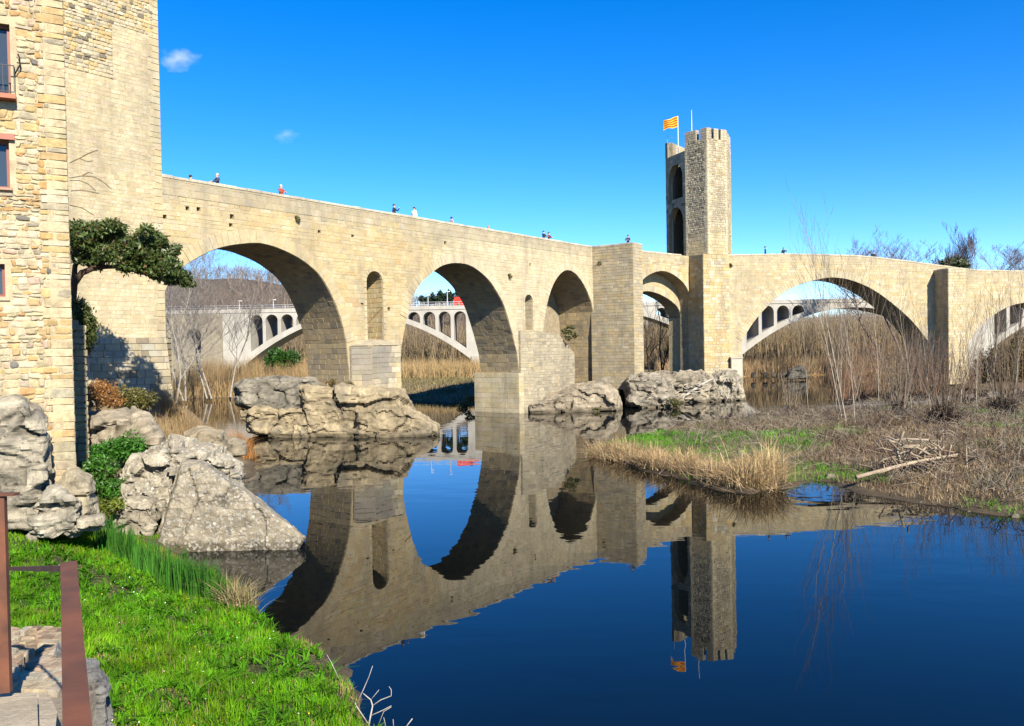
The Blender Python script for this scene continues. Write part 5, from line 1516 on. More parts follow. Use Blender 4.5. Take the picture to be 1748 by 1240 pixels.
for nm, lab, pxs, Y, rad_, n, sz, col in (
    ('low_shrub', 'rust-orange shrub at the foot of the keep wall', ((155, 670), (170, 662), (185, 672), (165, 685), (195, 685)), 39.5, .55, 2600, .07, (0.32, 0.15, 0.045)),
    ('low_shrub', 'olive shrub in the tree shadow beside the grey plinth', ((205, 672), (222, 680), (240, 690), (255, 680), (215, 690), (235, 672)), 42.0, .5, 2400, .08, (0.14, 0.13, 0.035)),
    ('low_shrub', 'bright green nettle patch behind the masonry crown', ((175, 770), (195, 765), (215, 760), (235, 764), (190, 778), (225, 775)), 30.5, .42, 3200, .07, (0.05, 0.17, 0.016)),
    ('low_shrub', 'green nettle patch between the house corner and the masonry', ((150, 800), (165, 795), (180, 800), (160, 820), (182, 825), (195, 840), (170, 845)), 27.0, .40, 3400, .065, (0.05, 0.15, 0.016)),
    ('low_shrub', 'yellow-green weeds low beside the crumbling pale rocks', ((150, 870), (170, 865), (185, 870), (200, 860)), 24.5, .25, 1600, .05, (0.14, 0.18, 0.02)),
    ('ivy_patch', 'green ivy mound under the springing of the concrete arch', ((462, 618), (475, 612), (488, 610), (500, 612), (470, 605), (490, 622)), 112, 1.1, 1600, .28, (0.035, 0.10, 0.012)),
    ('low_shrub', 'olive tuft growing from the masonry inside the third arch', ((966, 566), (974, 560), (980, 572), (970, 576)), 79.0, .42, 900, .11, (0.10, 0.10, 0.03)),
    ('low_shrub', 'green tuft at the waterline of the craggy rock', ((1012, 694), (1006, 698), (1018, 698)), 74.5, .3, 500, .09, (0.13, 0.14, 0.03)),
    ('low_shrub', 'green tuft at the waterline beside the driftwood', ((1150, 686), (1156, 690)), 77.5, .38, 500, .09, (0.13, 0.14, 0.03)),
    ('low_shrub', 'dry brown tuft on top of the first pier rock', ((562, 655), (568, 652), (556, 658)), 59.0, .3, 420, .09, (0.22, 0.16, 0.07)),
    ('low_shrub', 'small olive tuft right of the dry one on the first pier rock', ((592, 660), (598, 657)), 58.2, .26, 360, .08, (0.15, 0.13, 0.05)),
    ('low_shrub', 'yellow-green tuft beside the footing inside the second arch', ((797, 688), (803, 680), (790, 694)), 82.0, .5, 700, .12, (0.20, 0.19, 0.05)),
    ('evergreen_shrub', 'dark yellow-green evergreen shrub before the last arch at the right edge', ((1738, 600), (1750, 585), (1748, 618), (1730, 628), (1755, 635)), 92.0, 1.3, 3000, .2, (0.10, 0.085, 0.02)),
    ('evergreen_shrub', 'brown-green bush in shade under the last arch', ((1668, 640), (1680, 622), (1695, 608), (1700, 625), (1670, 650), (1715, 630), (1690, 645), (1725, 648), (1710, 655)), 101.0, 1.4, 4200, .2, (0.075, 0.055, 0.026)),
    ('evergreen_shrub', 'round evergreen bush behind the parapet beneath the bare tree', ((1612, 455), (1625, 450), (1638, 452), (1630, 462)), 118.0, 1.3, 2200, .22, (0.055, 0.07, 0.025)),
):
    c0 = at(pxs[0][0], max(p_[1] for p_ in pxs), Y)
    g = thing(nm, tuple(c0), lab, 'shrub')
    cen = [tuple(at(x, y, Y + random.uniform(-rad_, rad_))) for x, y in pxs]
    rr = [(rad_ * random.uniform(.8, 1.2), rad_ * random.uniform(.8, 1.2), rad_ * random.uniform(.6, .95)) for _ in cen]
    V, F_, Cc = leaf_cloud(None, cen, rr, n, sz, col, .35, 1.0, 3)
    mesh_np('foliage', V, F_, Cc, M_LEAF, g)
    mb = MB()
    for c_ in cen: mb.tube([(c_[0], c_[1], c_[2] - rad_ * 1.3), c_], [.03 * (1 + rad_), .01], 4, (.12, .08, .05))
    mb.build('stems', M_BARK, g)['kind'] = 'stuff'

for i, (x, y, pl_, lab) in enumerate(((1024, 448, Plane(bend[0], (bend[1][0] - bend[0][0], bend[1][1] - bend[0][1])), 'small tuft growing from a joint high on the angular pier'), (640, 590, PL, 'dry tuft on the ledge under the niche'), (1246, 452, PR, 'small weed in the wall right of the tower'), (505, 372, PL, 'tiny weed in a joint above the first arch'), (868, 470, PL, 'tiny weed in a joint beside the second arch'))):
    a_, b_ = pl_.q(x, y); c_ = pl_.p(a_, b_, .1)
    g = thing('wall_plant', tuple(c_), lab, 'plant')
    V, F_, Cc = leaf_cloud(None, [tuple(c_), tuple(c_ + Vector((.1, 0, -.15)))], [(.16, .14, .13)] * 2, 160, .07, (0.14, 0.12, 0.04), .3, 1.0, 4, .3)
    mesh_np('foliage', V, F_, Cc, M_LEAF, g)
# bare trees ----------------------------------------------------------------------
def bare_tree(name, label, base, h, r0, spread=.5, levels=4, kids=(7, 6, 5, 4), col=(.2, .17, .13), tcol=None, lean=(0, 0), seed=0, cat='tree', up=.35, first=.25, group=None, trunk_split=1, curve=.18, tw=.012):
    R = random.Random(seed)
    t = thing(name, tuple(base), label, cat, group)
    tr, br = MB(), MB()
    def grow_(p, d, L_, r, lv):
        n = 4 if lv == 0 else 3
        pts = [p.copy()]; rr = [r]; dd = d.copy(); q = p.copy()
        for i in range(n):
            dd = (dd + Vector((R.gauss(0, curve), R.gauss(0, curve), R.gauss(0, curve * .5) + up * .12 * lv))).normalized()
            q = q + dd * (L_ / n); pts.append(q.copy()); rr.append(max(tw * .6, r * (1 - .75 * (i + 1) / n)))
        (tr if lv == 0 else br).tube(pts, rr, 7 if lv == 0 else (4 if lv == 1 else 3), (col if lv == 0 else (tcol or col)), cap=False)
        if lv >= levels: return
        for k in range(kids[min(lv, len(kids) - 1)]):
            t_ = (first if lv == 0 else .15) + (1 - (first if lv == 0 else .15)) * (k + R.random()) / kids[min(lv, len(kids) - 1)]
            i = min(n - 1, int(t_ * n)); f = t_ * n - i
            pp = pts[i].lerp(pts[i + 1], min(1, f))
            a = R.uniform(0, 2 * math.pi)
            side = Vector((math.cos(a), math.sin(a), 0))
            nd = ((pts[i + 1] - pts[i]).normalized() * (1 - spread) + side * spread + Vector((0, 0, up * .4))).normalized()
            grow_(pp, nd, L_ * R.uniform(.38, .62) * (1.15 - .55 * t_), max(tw, rr[i] * .55), lv + 1)
    for s_ in range(trunk_split):
        d = Vector((lean[0] + (R.gauss(0, .09) if trunk_split > 1 else 0), lean[1] + (R.gauss(0, .1) if trunk_split > 1 else 0), 1)).normalized()
        grow_(Vector(base) + (Vector((R.gauss(0, .3), R.gauss(0, .3), 0)) if trunk_split > 1 else Vector()), d, h * R.uniform(.85, 1) if s_ else h, r0, 0)
    tr.build('trunk', M_BARK, t, True); br.build('crown', M_BARK, t)
    return t
def foot(x, y, z): 
    p_ = on(x, y, z); return p_
PALEB = (.36, .33, .28)
for i, (x, yb, ytop, Y, sp, lab) in enumerate(((318, 650, 452, 98, 2, 'pale bare tree at the left inside the first arch'), (352, 650, 438, 101, 2, 'tallest pale bare tree in the middle of the first arch'), (392, 645, 470, 104, 1, 'slim pale bare tree right of the tallest in the first arch'), (300, 648, 500, 94, 1, 'low crooked bare tree hugging the keep inside the first arch'))):
    b = at(x, yb, Y); b.z = max(0.3, gz(b.x, b.y)); hh_ = (at(x, ytop, Y).z - b.z)
    bare_tree('bare_tree', lab, b, hh_, .12, .5, 4, (9, 8, 6, 4), PALEB, (.34, .30, .26), seed=100 + i, trunk_split=sp, first=.2, group='bare trees beyond the first arch')
b = at(1612, 640, 124); b.z = 1.5
bare_tree('bare_tree', 'round-crowned bare tree rising above the right end of the parapet', b, (at(1632, 392, 124).z - 1.5) * .8, .26, .5, 5, (16, 8, 6, 4, 2), (.2, .16, .15), (.22, .17, .17), seed=203, first=.45, up=1.0, tw=.012)
for i, (x, yt_, Y, lab) in enumerate(((1545, 428, 128, 'left hazy bare treetop above the sloping parapet'), (1572, 434, 124, 'right hazy bare treetop above the sloping parapet'), (1515, 436, 130, 'faint bare treetop leftmost above the sloping parapet'), (1700, 446, 120, 'low bare treetop behind the parapet near the right edge'), (1745, 450, 122, 'low bare treetop at the very right edge behind the parapet'))):
    b = at(x, 640, Y); b.z = 1.5
    bare_tree('bare_tree', lab, b, (at(x, yt_, Y).z - 1.5) * .93, .2, .6, 4, (14, 7, 6, 4), (.22, .17, .16), (.24, .18, .18), seed=210 + i, first=.5, tw=.016, group='bare trees beyond the right end of the bridge')
for i, (x, yb, ytop, Y, ln, lab) in enumerate(((1108, 634, 520, 100, 0.02, 'dark slim tree left in the opening beside the tower'), (1118, 634, 512, 101, 0.01, 'tallest dark slim tree in the opening beside the tower'), (1130, 634, 560, 99, .06, 'bushy dark sapling right in the opening beside the tower'))):
    b = at(x, yb, Y); b.z = .4
    bare_tree('bare_tree', lab, b, at(x, ytop, Y).z - .4, .13, .35, 3, (9, 6, 4), (.07, .055, .045), (.09, .07, .055), lean=(ln, 0), seed=230 + i)

# tall saplings and willows on the right bank
TAN = (.36, .29, .20)
for i, (xb, yb, xt, yt_, r, lab) in enumerate(((1446, 735, 1390, 382, .07, 'tallest thin pale sapling before the big arch'), (1438, 720, 1404, 412, .06, 'thin sapling close right of the tallest one'), (1460, 735, 1425, 470, .055, 'leaning tan sapling third from the tallest'), (1428, 705, 1398, 520, .05, 'short thin sapling at the left of the sapling group'), (1500, 690, 1494, 476, .055, 'single upright sapling before the middle of the big arch'), (1474, 725, 1440, 560, .045, 'short leaning sapling right in the sapling group'), (1380, 690, 1376, 560, .04, 'slight grey sapling at the far left of the right bank'), (1556, 715, 1548, 500, .05, 'slim sapling left of the large dark willow'), (1640, 705, 1650, 515, .05, 'slim sapling crossing the sunlit right pier'), (1668, 712, 1660, 540, .045, 'short sapling right of the sunlit pier'), (1694, 700, 1704, 490, .05, 'leaning sapling left of the second willow'), (1732, 705, 1738, 480, .05, 'tall sapling nearest the right picture edge'), (1590, 725, 1575, 545, .045, 'crooked sapling in front of the large dark willow'))):
    b = on(xb, yb, .75); b.z = gz(b.x, b.y) - .05
    tp_ = at(xt, yt_, b.y); L_ = (tp_ - b)
    bare_tree('sapling', lab, b, L_.length * .93, r * .62, .30, 3, (13, 3, 2), (.40, .35, .27), (.30, .24, .18), lean=(L_.x / L_.z, 0), seed=300 + i, first=.12, up=.5, curve=.05, group='saplings on the right bank', tw=.006)
def willow(name, label, xb, yb, ytop, n, wid, seed, col=(.20, .12, .075)):
    R = random.Random(seed)
    b = on(xb, yb, .8); b.z = gz(b.x, b.y)
    t = thing(name, tuple(b), label, 'shrub', 'bushy willows on the right bank')
    m = MB()
    hmax = at(xb, ytop, b.y).z - b.z
    for k in range(26):
        a = R.uniform(0, 6.28); rr = R.uniform(.05, .5) * wid
        m.tube([b + Vector((math.cos(a) * rr * .6, math.sin(a) * rr * .6, -.1)), b + Vector((math.cos(a) * rr, math.sin(a) * rr, R.uniform(.4, .95)))], [.09, .05], 5, (.06, .045, .035))
    for k in range(60):
        a = R.uniform(0, 6.28); rr = R.uniform(.1, .62) * wid; q = b + Vector((math.cos(a) * rr, math.sin(a) * rr, R.uniform(0, .7)))
        m.tube([q, q + Vector((R.gauss(0, .25), R.gauss(0, .25), R.uniform(.1, .5)))], [.016, .008], 3, (.05, .035, .028))
    if 'dark-based' in label or 'second willow' in label:
        for k in range(520):
            d_ = Vector((R.gauss(0, 1), R.gauss(0, 1), R.gauss(0, 1))).normalized(); rr = R.uniform(.3, 1)
            q = b + Vector((d_.x * 1.0 * rr, d_.y * .8 * rr, .55 + d_.z * .6 * rr)); e_ = Vector((R.gauss(0, .2), R.gauss(0, .2), R.gauss(.1, .15)))
            m.tube([q, q + e_], [.02, .01], 3, (.045, .03, .024), cap=False)
    m.build('stool', M_BARK, t)['kind'] = 'stuff'
    m = MB()
    for k in range(n):
        a = R.uniform(0, 6.28); ra = R.uniform(0, .45) * wid; h = hmax * R.uniform(.45, 1.0); sp_ = R.uniform(.0, .32) * h
        p0 = b + Vector((math.cos(a) * ra, math.sin(a) * ra, .5))
        pts = [p0 + Vector((math.cos(a) * sp_ * u ** .8, math.sin(a) * sp_ * u ** .8, h * u)) + Vector((R.gauss(0, .05), R.gauss(0, .05), 0)) * u for u in (0, .35, .7, 1)]
        c = jit(lerp3(col, (.22, .17, .12), R.random() * .7), .3); r = R.uniform(.012, .026)
        m.tube(pts, [r, r * .75, r * .5, .006], 4, c, cap=False)
        for j in range(R.randint(2, 6)):
            u = R.uniform(.3, .95); q = pts[0].lerp(pts[3], u); d = Vector((R.gauss(0, .25), R.gauss(0, .25), R.uniform(.2, .7))) * h * .22
            m.tube([q, q + d], [r * .4, .005], 3, c, cap=False)
    m.build('shoots', M_BARK, t)['kind'] = 'stuff'
willow('willow_shrub', 'large dark-based willow bush with upright red-brown shoots', 1612, 735, 560, 46, 1.5, 401, (.12, .075, .05))
willow('willow_shrub', 'second willow bush at the right edge with thin upright shoots', 1712, 720, 500, 34, 1.3, 402, (.12, .085, .06))
willow('willow_shrub', 'sparse grey willow between the saplings and the large willow', 1535, 715, 600, 50, 1.0, 403, (.26, .21, .16))
willow('willow_shrub', 'reddish willow thicket nearest the foot of the right pier', 1580, 680, 560, 34, 2.4, 404, (.24, .13, .09))
willow('willow_shrub', 'low tan willow left of the sapling group', 1350, 700, 640, 40, .9, 405, (.32, .26, .18))
willow('willow_shrub', 'tan brush before the right half of the big arch', 1520, 680, 560, 48, 2.6, 406, (.27, .19, .12))
willow('willow_shrub', 'brown brush before the right springing of the big arch', 1560, 672, 565, 42, 2.6, 407, (.22, .14, .10))
willow('willow_shrub', 'thin brush right of the right pier', 1675, 690, 590, 24, 2.0, 408, (.22, .16, .11))

for i, (x, y, yt_, lab) in enumerate(((1468, 672, 575, 'reddish brown scrub bush left before the big arch'), (1495, 668, 565, 'reddish brown scrub bush before the middle of the big arch'), (1545, 678, 560, 'dense brown scrub bush at the right springing'), (1600, 668, 570, 'russet scrub bush against the shaded side of the right pier'), (1655, 672, 575, 'grey-brown scrub bush before the sunlit right pier'), (1640, 700, 600, 'thin russet scrub between the two dark willows'), (1440, 680, 590, 'pale scrub bush behind the sapling group'), (1735, 690, 560, 'tall scrub at the right picture edge'))):
    willow('scrub_bush', lab, x, y, yt_, 85 if x < 1580 else 28, 2.8, 420 + i, ((.25, .13, .08), (.26, .16, .10), (.20, .12, .08))[i % 3])
# dead reeds along the island shore (mass)
rp_, rh = [], []
line = [(1003, 778), (1040, 782), (1090, 793), (1130, 803), (1180, 812), (1220, 826), (1260, 834), (1300, 834), (1330, 826)]
segs = [on(x, y, .1) for x, y in line]
for i in range(7800):
    k = random.randrange(len(segs) - 1); a = segs[k].lerp(segs[k + 1], random.random())
    dpt = abs(random.gauss(0, 1.0)) - .1
    rp_.append((a.x + random.gauss(0, .12) + dpt * .35, a.y + dpt))
    rh.append((.85 + .6 * (k > 4)) * random.uniform(.4, 1.3))
rp_ = np.array(rp_); rh = np.array(rh) * (.75 + .7 * np.clip(fbm(np.stack([rp_[:, 0] * 1.1, rp_[:, 1] * 1.1, 0 * rp_[:, 0]], -1), 3, 91), -.7, 1))
V, F_, Cc = blades(len(rp_), rp_, rh, rng.uniform(.022, .045, len(rp_)), .8, (0.56, 0.41, 0.21), .45, seg=3)
lay = rng.integers(0, len(rp_), 2600)
lv = blades(2600, rp_[lay] + rng.normal(0, .3, (2600, 2)), rng.uniform(.5, 1.3, 2600), rng.uniform(.02, .04, 2600), 2.2, (0.44, 0.31, 0.17), .45, seg=2, zoff=.05)
V, F_, Cc = cat_np([(V, F_, Cc), lv])
V[:, 2] = np.maximum(V[:, 2], .03)
tag(mesh_np('dead_reeds', V, F_, Cc, M_DRY), 'band of straw-coloured dead reeds on the tip of the right bank', 'reeds', None, 'stuff')
# green and dry grass of the right bank (mass)
def keep_rb(X, Y): return (sdf(RB, X, Y) > .25) & inframe(X, Y) & (Y < 62)
pts = scatter(60000, 4, 40, 26, 62, keep_rb)
pr_ = fbm(np.stack([pts[:, 0] * .22, pts[:, 1] * .22, 0 * pts[:, 0]], -1), 3, 51)
gz1 = np.exp(-((pts[:, 0] - 10.5) / 4.2) ** 2 - ((pts[:, 1] - 46) / 6.5) ** 2) * 2.6
pr2 = fbm(np.stack([pts[:, 0] * .6, pts[:, 1] * .45, 0 * pts[:, 0]], -1), 4, 53)
gz2 = np.exp(-((sdf(RB, pts[:, 0], pts[:, 1]) - 1.5) / 1.6) ** 2) * (pts[:, 0] > 12.5) * .75
g1 = sstep(.0, .45, gz1 + gz2 * np.clip(.4 + pr2, 0, 1.2) + pr_ * .75 - .12)[:, None]
brn = np.array([0.30, 0.215, 0.125]) + (np.array([0.15, 0.10, 0.065]) - np.array([0.30, 0.215, 0.125])) * sstep(-.3, .6, pr2)[:, None] + np.array([.14, .12, .08]) * (rng.random(len(pts)) < .18)[:, None]
gcol = np.array([0.10, 0.27, 0.016]) * (1 + .4 * pr2[:, None]) * g1 + brn * (1 - g1)
hh = np.where(g1[:, 0] > .5, .2, .26 + .22 * sstep(0, .7, pr2)) * rng.uniform(.4, 1.6, len(pts))
V, F_, Cc = blades(len(pts), pts, hh, rng.uniform(.02, .04, len(pts)), .95, gcol, .35)
tag(mesh_np('bank_grass', V, F_, Cc, M_DRY), 'mixed green and withered brown grass on the right bank', 'grass', None, 'stuff')
# bramble tangle (mass)
m = MB(); R = random.Random(77)
tang = scatter(1500, 9, 40, 27, 66, lambda X, Y: (sdf(RB, X, Y) > 1.2) & inframe(X, Y))
for (x, y) in tang:
    z = gz(x, y); c = jit(R.choice([(.24, .19, .14), (.30, .25, .19), (.17, .12, .09), (.36, .30, .22)]), .2)
    d = Vector((R.gauss(0, 1), R.gauss(0, .6), 0)); d = d.normalized() * R.uniform(.5, 1.5)
    hh_ = R.uniform(.2, .9)
    m.tube([(x, y, z), (x + d.x * .4, y + d.y * .4, z + hh_), (x + d.x, y + d.y, z + hh_ * R.uniform(.4, 1.1))], [.02, .014, .006], 3, c, cap=False)
    for j in range(4):
        u = R.random(); q = Vector((x + d.x * u, y + d.y * u, z + hh_ * u)); e = Vector((R.gauss(0, .3), R.gauss(0, .3), R.uniform(.1, .5)))
        m.tube([q, q + e], [.01, .005], 3, c, cap=False)
o = m.build('bramble_tangle', M_BARK); tag(o, 'tangle of leafless brambles and twigs over the right bank', 'brambles', None, 'stuff')

# driftwood
def drift(label, cx, cy, z, n, wid, Lr, rr, seed, biglog=None):
    R = random.Random(seed)
    b = on(cx, cy, z); b.z = gz(b.x, b.y)
    t = thing('driftwood_pile', tuple(b), label, 'driftwood')
    for k in range(n):
        a = R.uniform(0, math.pi); L_ = R.uniform(*Lr); r = R.uniform(*rr)
        c = b + Vector((R.gauss(0, wid), R.gauss(0, wid * .5), R.uniform(.05, .3) + 1.3 * abs(R.gauss(0, .4))))
        d = Vector((math.cos(a), math.sin(a) * .7, R.gauss(0, .7))).normalized() * L_ / 2
        m = MB(); m.tube([c - d, c - d * .3 + Vector((R.gauss(0, .08), 0, R.gauss(0, .06))), c + d * .4 + Vector((0, 0, R.gauss(0, .08))), c + d], [r, r * .9, r * .7, r * .35], 6, jit(R.choice([(.34, .27, .19), (.40, .33, .24), (.25, .18, .13)]), .12))
        m.build('branch', M_BARK, t, True)
    if biglog:
        p0, p1 = on(biglog[0], biglog[1], .55), on(biglog[2], biglog[3], 1.0)
        m = MB(); m.tube([p0, p0.lerp(p1, .5) + Vector((0, 0, .08)), p1], [.09, .075, .05], 7, (.42, .33, .23)); m.build('log', M_BARK, t, True)
drift('pale heap of driftwood branches with a long log on the right bank', 1560, 790, .7, 70, .8, (.6, 2.0), (.022, .05), 501, (1462, 815, 1634, 776))
b = at(1185, 668, 80.0)
t = thing('driftwood_pile', tuple(b), 'bleached branches caught between the boulders under the tower', 'driftwood')
R = random.Random(9)
m = MB(); m.tube([at(1158, 683, 79), at(1175, 672, 79), at(1195, 658, 80), at(1218, 646, 81)], [.05, .1, .12, .08], 7, (.50, .46, .39)); m.build('log', M_BARK, t, True)
for k in range(16):
    x, y = R.uniform(1150, 1190), R.uniform(655, 688)
    a = at(x, y, 79 + R.uniform(-.5, .8)); d = at(x + R.uniform(8, 34), y - R.uniform(-6, 20), 79.5 + R.uniform(-.5, .8))
    m = MB(); m.tube([a, a.lerp(d, .5) + Vector((0, 0, R.gauss(0, .15))), d], [.05, .045, .02], 5, jit((.46, .41, .33), .1)); m.build('branch', M_BARK, t, True)
for k in range(26):
    x, y = R.uniform(1212, 1262), R.uniform(640, 672)
    a = at(x, y, 84.9); d = at(x + R.uniform(-10, 10), y + R.uniform(6, 20), 84.6)
    m = MB(); m.tube([a, a.lerp(d, .5) + Vector((R.gauss(0, .1), -.1, 0)), d], [.045, .04, .02], 5, jit((.50, .46, .38), .1)); m.build('branch', M_BARK, t, True)

# bleached dead branch at the near shore
t = thing('dead_branch', tuple(on(625, 1236, .3)), 'bleached forked dead branch standing in the water at the near shore', 'branch')
def px3(x, y, Y=12.7): return at(x, y, Y)
for nm, pl_ in (('stem', [(628, 1248, .032), (632, 1225, .03), (636, 1205, .026), (633, 1195, .022), (620, 1184, .015)]), ('twig', [(636, 1205, .02), (650, 1195, .017), (668, 1188, .015), (668, 1178, .012), (664, 1172, .008)]),
                ('twig', [(633, 1222, .02), (655, 1212, .016), (668, 1205, .01)]), ('twig', [(607, 1206, .02), (620, 1178, .016), (630, 1155, .013), (636, 1137, .01)]), ('twig', [(628, 1235, .02), (610, 1208, .02), (606, 1200, .012)]),
                ('twig', [(633, 1195, .013), (647, 1178, .008)]), ('twig', [(578, 1158, .014), (566, 1132, .012), (558, 1118, .008)]), ('twig', [(645, 1240, .016), (655, 1215, .012), (668, 1207, .008)]), ('twig', [(690, 1245, .02), (704, 1227, .017)]), ('twig', [(672, 1243, .014), (671, 1228, .01)]), ('twig', [(659, 1243, .014), (655, 1225, .01)])):
    m = MB(); m.tube([px3(x, y) for x, y, r in pl_], [r * .45 for x, y, r in pl_], 6, (.50, .46, .42)); m.build(nm, M_BARK, t, True)

# reeds, thickets and far woods on the other side
def mass(name, label, cat, n, x0, x1, y0, y1, hr, wr, lean, col, keepf, seg=2, mat=None, cv=.3):
    pts = scatter(n, x0, x1, y0, y1, keepf)
    z = np.maximum(ground_z(pts[:, 0], pts[:, 1])[0], 0)
    z = np.where(pts[:, 1] > 160, np.maximum(z, hill_z(pts[:, 0], pts[:, 1])), z)
    V, F_, Cc = blades(len(pts), pts, rng.uniform(hr[0], hr[1], len(pts)), rng.uniform(wr[0], wr[1], len(pts)), lean, col, cv, seg=seg, base=z, face=rng.normal(0, .5, len(pts)))
    return tag(mesh_np(name, V, F_, Cc, mat or M_DRY), label, cat, None, 'stuff')
mass('cane_reeds', 'golden cane reeds on the far bank seen through the first arch', 'reeds', 9000, -46, -22, 98, 122, (1.5, 5.0), (.04, .09), .4, (0.37, 0.255, 0.125), lambda X, Y: sdf(NB, X, Y) > .3)
mass('cane_reeds', 'tall yellow cane reeds behind the second arch', 'reeds', 6500, -24, 2, 124, 140, (1.0, 3.6), (.05, .1), .35, (0.38, 0.27, 0.13), lambda X, Y: sdf(NB, X, Y) > .3)
mass('cane_reeds', 'brown brush along the far shore under the big arch', 'reeds', 9000, 26, 100, 136, 156, (1.2, 4.2), (.05, .11), .35, (0.36, 0.25, 0.14), lambda X, Y: sdf(NB, X, Y) > .0)
mass('bare_thicket', 'olive and brown leafless thicket beyond the concrete bridge', 'thicket', 26000, -95, 130, 164, 186, (5, 13), (.07, .2), .25, np.array([0.24, 0.185, 0.115]), lambda X, Y: sdf(NB, X, Y) > 1.0, cv=.5)
mass('bare_thicket', 'grey leafless treetops rising past the concrete bridge at the right', 'thicket', 7000, 72, 150, 176, 200, (7, 17), (.06, .16), .3, np.array([0.27, 0.22, 0.17]), lambda X, Y: X > 66, cv=.4)
mass('bank_grass', 'short rough grass on the gravel bar behind the second arch', 'grass', 9000, -26, 12, 91, 124, (.15, .6), (.05, .1), .8, np.array([0.20, 0.17, 0.08]), lambda X, Y: sdf(NB, X, Y) > .2, cv=.6)
# wooded hillside (mass of bare crowns)
n = 5200
pts = np.stack([rng.uniform(-250, 160, n), rng.uniform(178, 330, n)], -1)
z = hill_z(pts[:, 0], pts[:, 1])
def slivers(cen, rad, n, size, col, asp=.10, cv=.35):
    k = rng.integers(0, len(cen), n)
    d = rng.normal(size=(n, 3)); d /= np.linalg.norm(d, axis=1)[:, None]
    P_ = cen[k] + d * rad[k] * (rng.uniform(.1, 1, n) ** .5)[:, None]
    a = d * .7 + rng.normal(size=(n, 3)) * .5 + np.array([0, 0, .7]); a /= np.linalg.norm(a, axis=1)[:, None]
    b = np.cross(a, rng.normal(size=(n, 3))); b /= np.linalg.norm(b, axis=1)[:, None] + 1e-9
    sz = size * rng.uniform(.5, 1.5, n)[:, None]
    V = np.stack([P_ - a * sz, P_ + b * sz * asp, P_ + a * sz], 1).reshape(-1, 3)
    tone = (1 + rng.uniform(-.3, .3, len(cen)))[k][:, None]
    red = rng.uniform(0, 1, len(cen))[k][:, None] * np.array([.04, -.005, -.02])
    c = (np.array(col)[None] + red) * tone * (1 + rng.uniform(-cv, cv, (n, 1)))
    return V, np.arange(n * 3).reshape(-1, 3), np.clip(np.repeat(c, 3, 0), .01, .6)
parts = [blades(n, pts, rng.uniform(3.0, 6.0, n), rng.uniform(.15, .35, n), .15, np.array([0.24, 0.205, 0.17]), .35, seg=2, base=z - .3, face=rng.normal(0, .6, n))]
cen = np.stack([pts[:, 0], pts[:, 1], z + 3.0], -1); rad = np.stack([rng.uniform(1.2, 2.4, n), rng.uniform(1.2, 2.4, n), rng.uniform(1.4, 2.8, n)], -1)
parts.append(slivers(cen, rad, 150000, .75, (0.20, 0.165, 0.135), .09))
nt_ = 700
tp2 = np.stack([rng.uniform(-95, 130, nt_), rng.uniform(160, 184, nt_)], -1)
cen = np.stack([tp2[:, 0], tp2[:, 1], rng.uniform(2.5, 10.5, nt_)], -1); rad = np.stack([rng.uniform(.8, 2.0, nt_), rng.uniform(.8, 2.0, nt_), rng.uniform(1, 2.2, nt_)], -1)
parts.append(slivers(cen, rad, 60000, .5, (0.24, 0.19, 0.11), .08))
V, F_, Cc = cat_np(parts)
tag(mesh_np('bare_woodland', V, F_, Cc, M_WOOD), 'grey-brown leafless woodland covering the hill behind', 'woodland', None, 'stuff')
# pines on the skyline seen through the second arch
for i, (x, yb, ytop, lab) in enumerate(((742, 522, 501, 'leftmost small pine on the skyline in the second arch'), (756, 522, 498, 'broad dark pine next to the leftmost on the skyline'), (768, 522, 496, 'tallest dark pine on the skyline in the second arch'), (781, 522, 497, 'pine right of the tallest on the skyline'), (793, 522, 500, 'rightmost pine on the skyline in the second arch'), (724, 520, 508, 'low pine between the two street lamps on the skyline'))):
    Y = 230.0
    b = at(x, yb, Y); tp_ = at(x, ytop, Y)
    g = thing('pine_tree', (b.x, Y, float(hill_z(np.array([b.x]), np.array([Y]))[0])), lab, 'tree', 'pines on the skyline')
    m = MB(); m.tube([(b.x, Y, g.location.z), (b.x, Y, tp_.z - .5)], [.25, .08], 5, (.1, .07, .05)); m.build('trunk', M_BARK, g)
    h = tp_.z - b.z
    cen = [(b.x + random.gauss(0, .9), Y + random.gauss(0, .9), b.z + h * u) for u in (.4, .5, .6, .7, .8, .9)]
    V, F_, Cc = leaf_cloud(None, cen, [(1.2 * (1.3 - .8 * u), 1.2, .8) for u in (.4, .5, .6, .7, .8, .9)], 500, .4, (0.025, 0.05, 0.022), .3)
    mesh_np('crown', V, F_, Cc, M_LEAF, g)

# ================================================================ STAIR HEAD WITH RUSTY HANDRAIL (bottom left)
hr_ = thing('rusty_handrail', (-1.4, 2.6, 4.35), 'rust-brown steel handrail with a flat top bar at the bottom left', 'handrail')
def flatbar(m, p0, p1, w, h, up=Vector((0, 0, 1))):
    p0, p1 = Vector(p0), Vector(p1)
    d = (p1 - p0).normalized(); s_ = d.cross(up).normalized(); u = s_.cross(d)
    m.box((p0 + p1) / 2, ((p1 - p0).length / 2, w / 2, h / 2), ax=(d, s_, u))
zr = 5.35
A_ = on(117, 962, zr); B_ = on(133, 1262, zr); Dd = (B_ - A_).normalized()
m = MB(); flatbar(m, A_, A_ + Dd * 2.2, .045, .012); m.build('top_bar', M_RUST, hr_)
postx = at(-6, 1010, 4.5)
p_top = at(4, 846, 4.5); p_bot = at(2, 1182, 4.5)
m = MB(); m.box(((p_top.x + p_bot.x) / 2 - .02, 4.5, (p_top.z + p_bot.z) / 2), (.052, .02, (p_top.z - p_bot.z) / 2), ax=(Vector((.98, .18, 0)), Vector((-.18, .98, 0)), Vector((0, 0, 1)))); m.build('post', M_RUST, hr_)
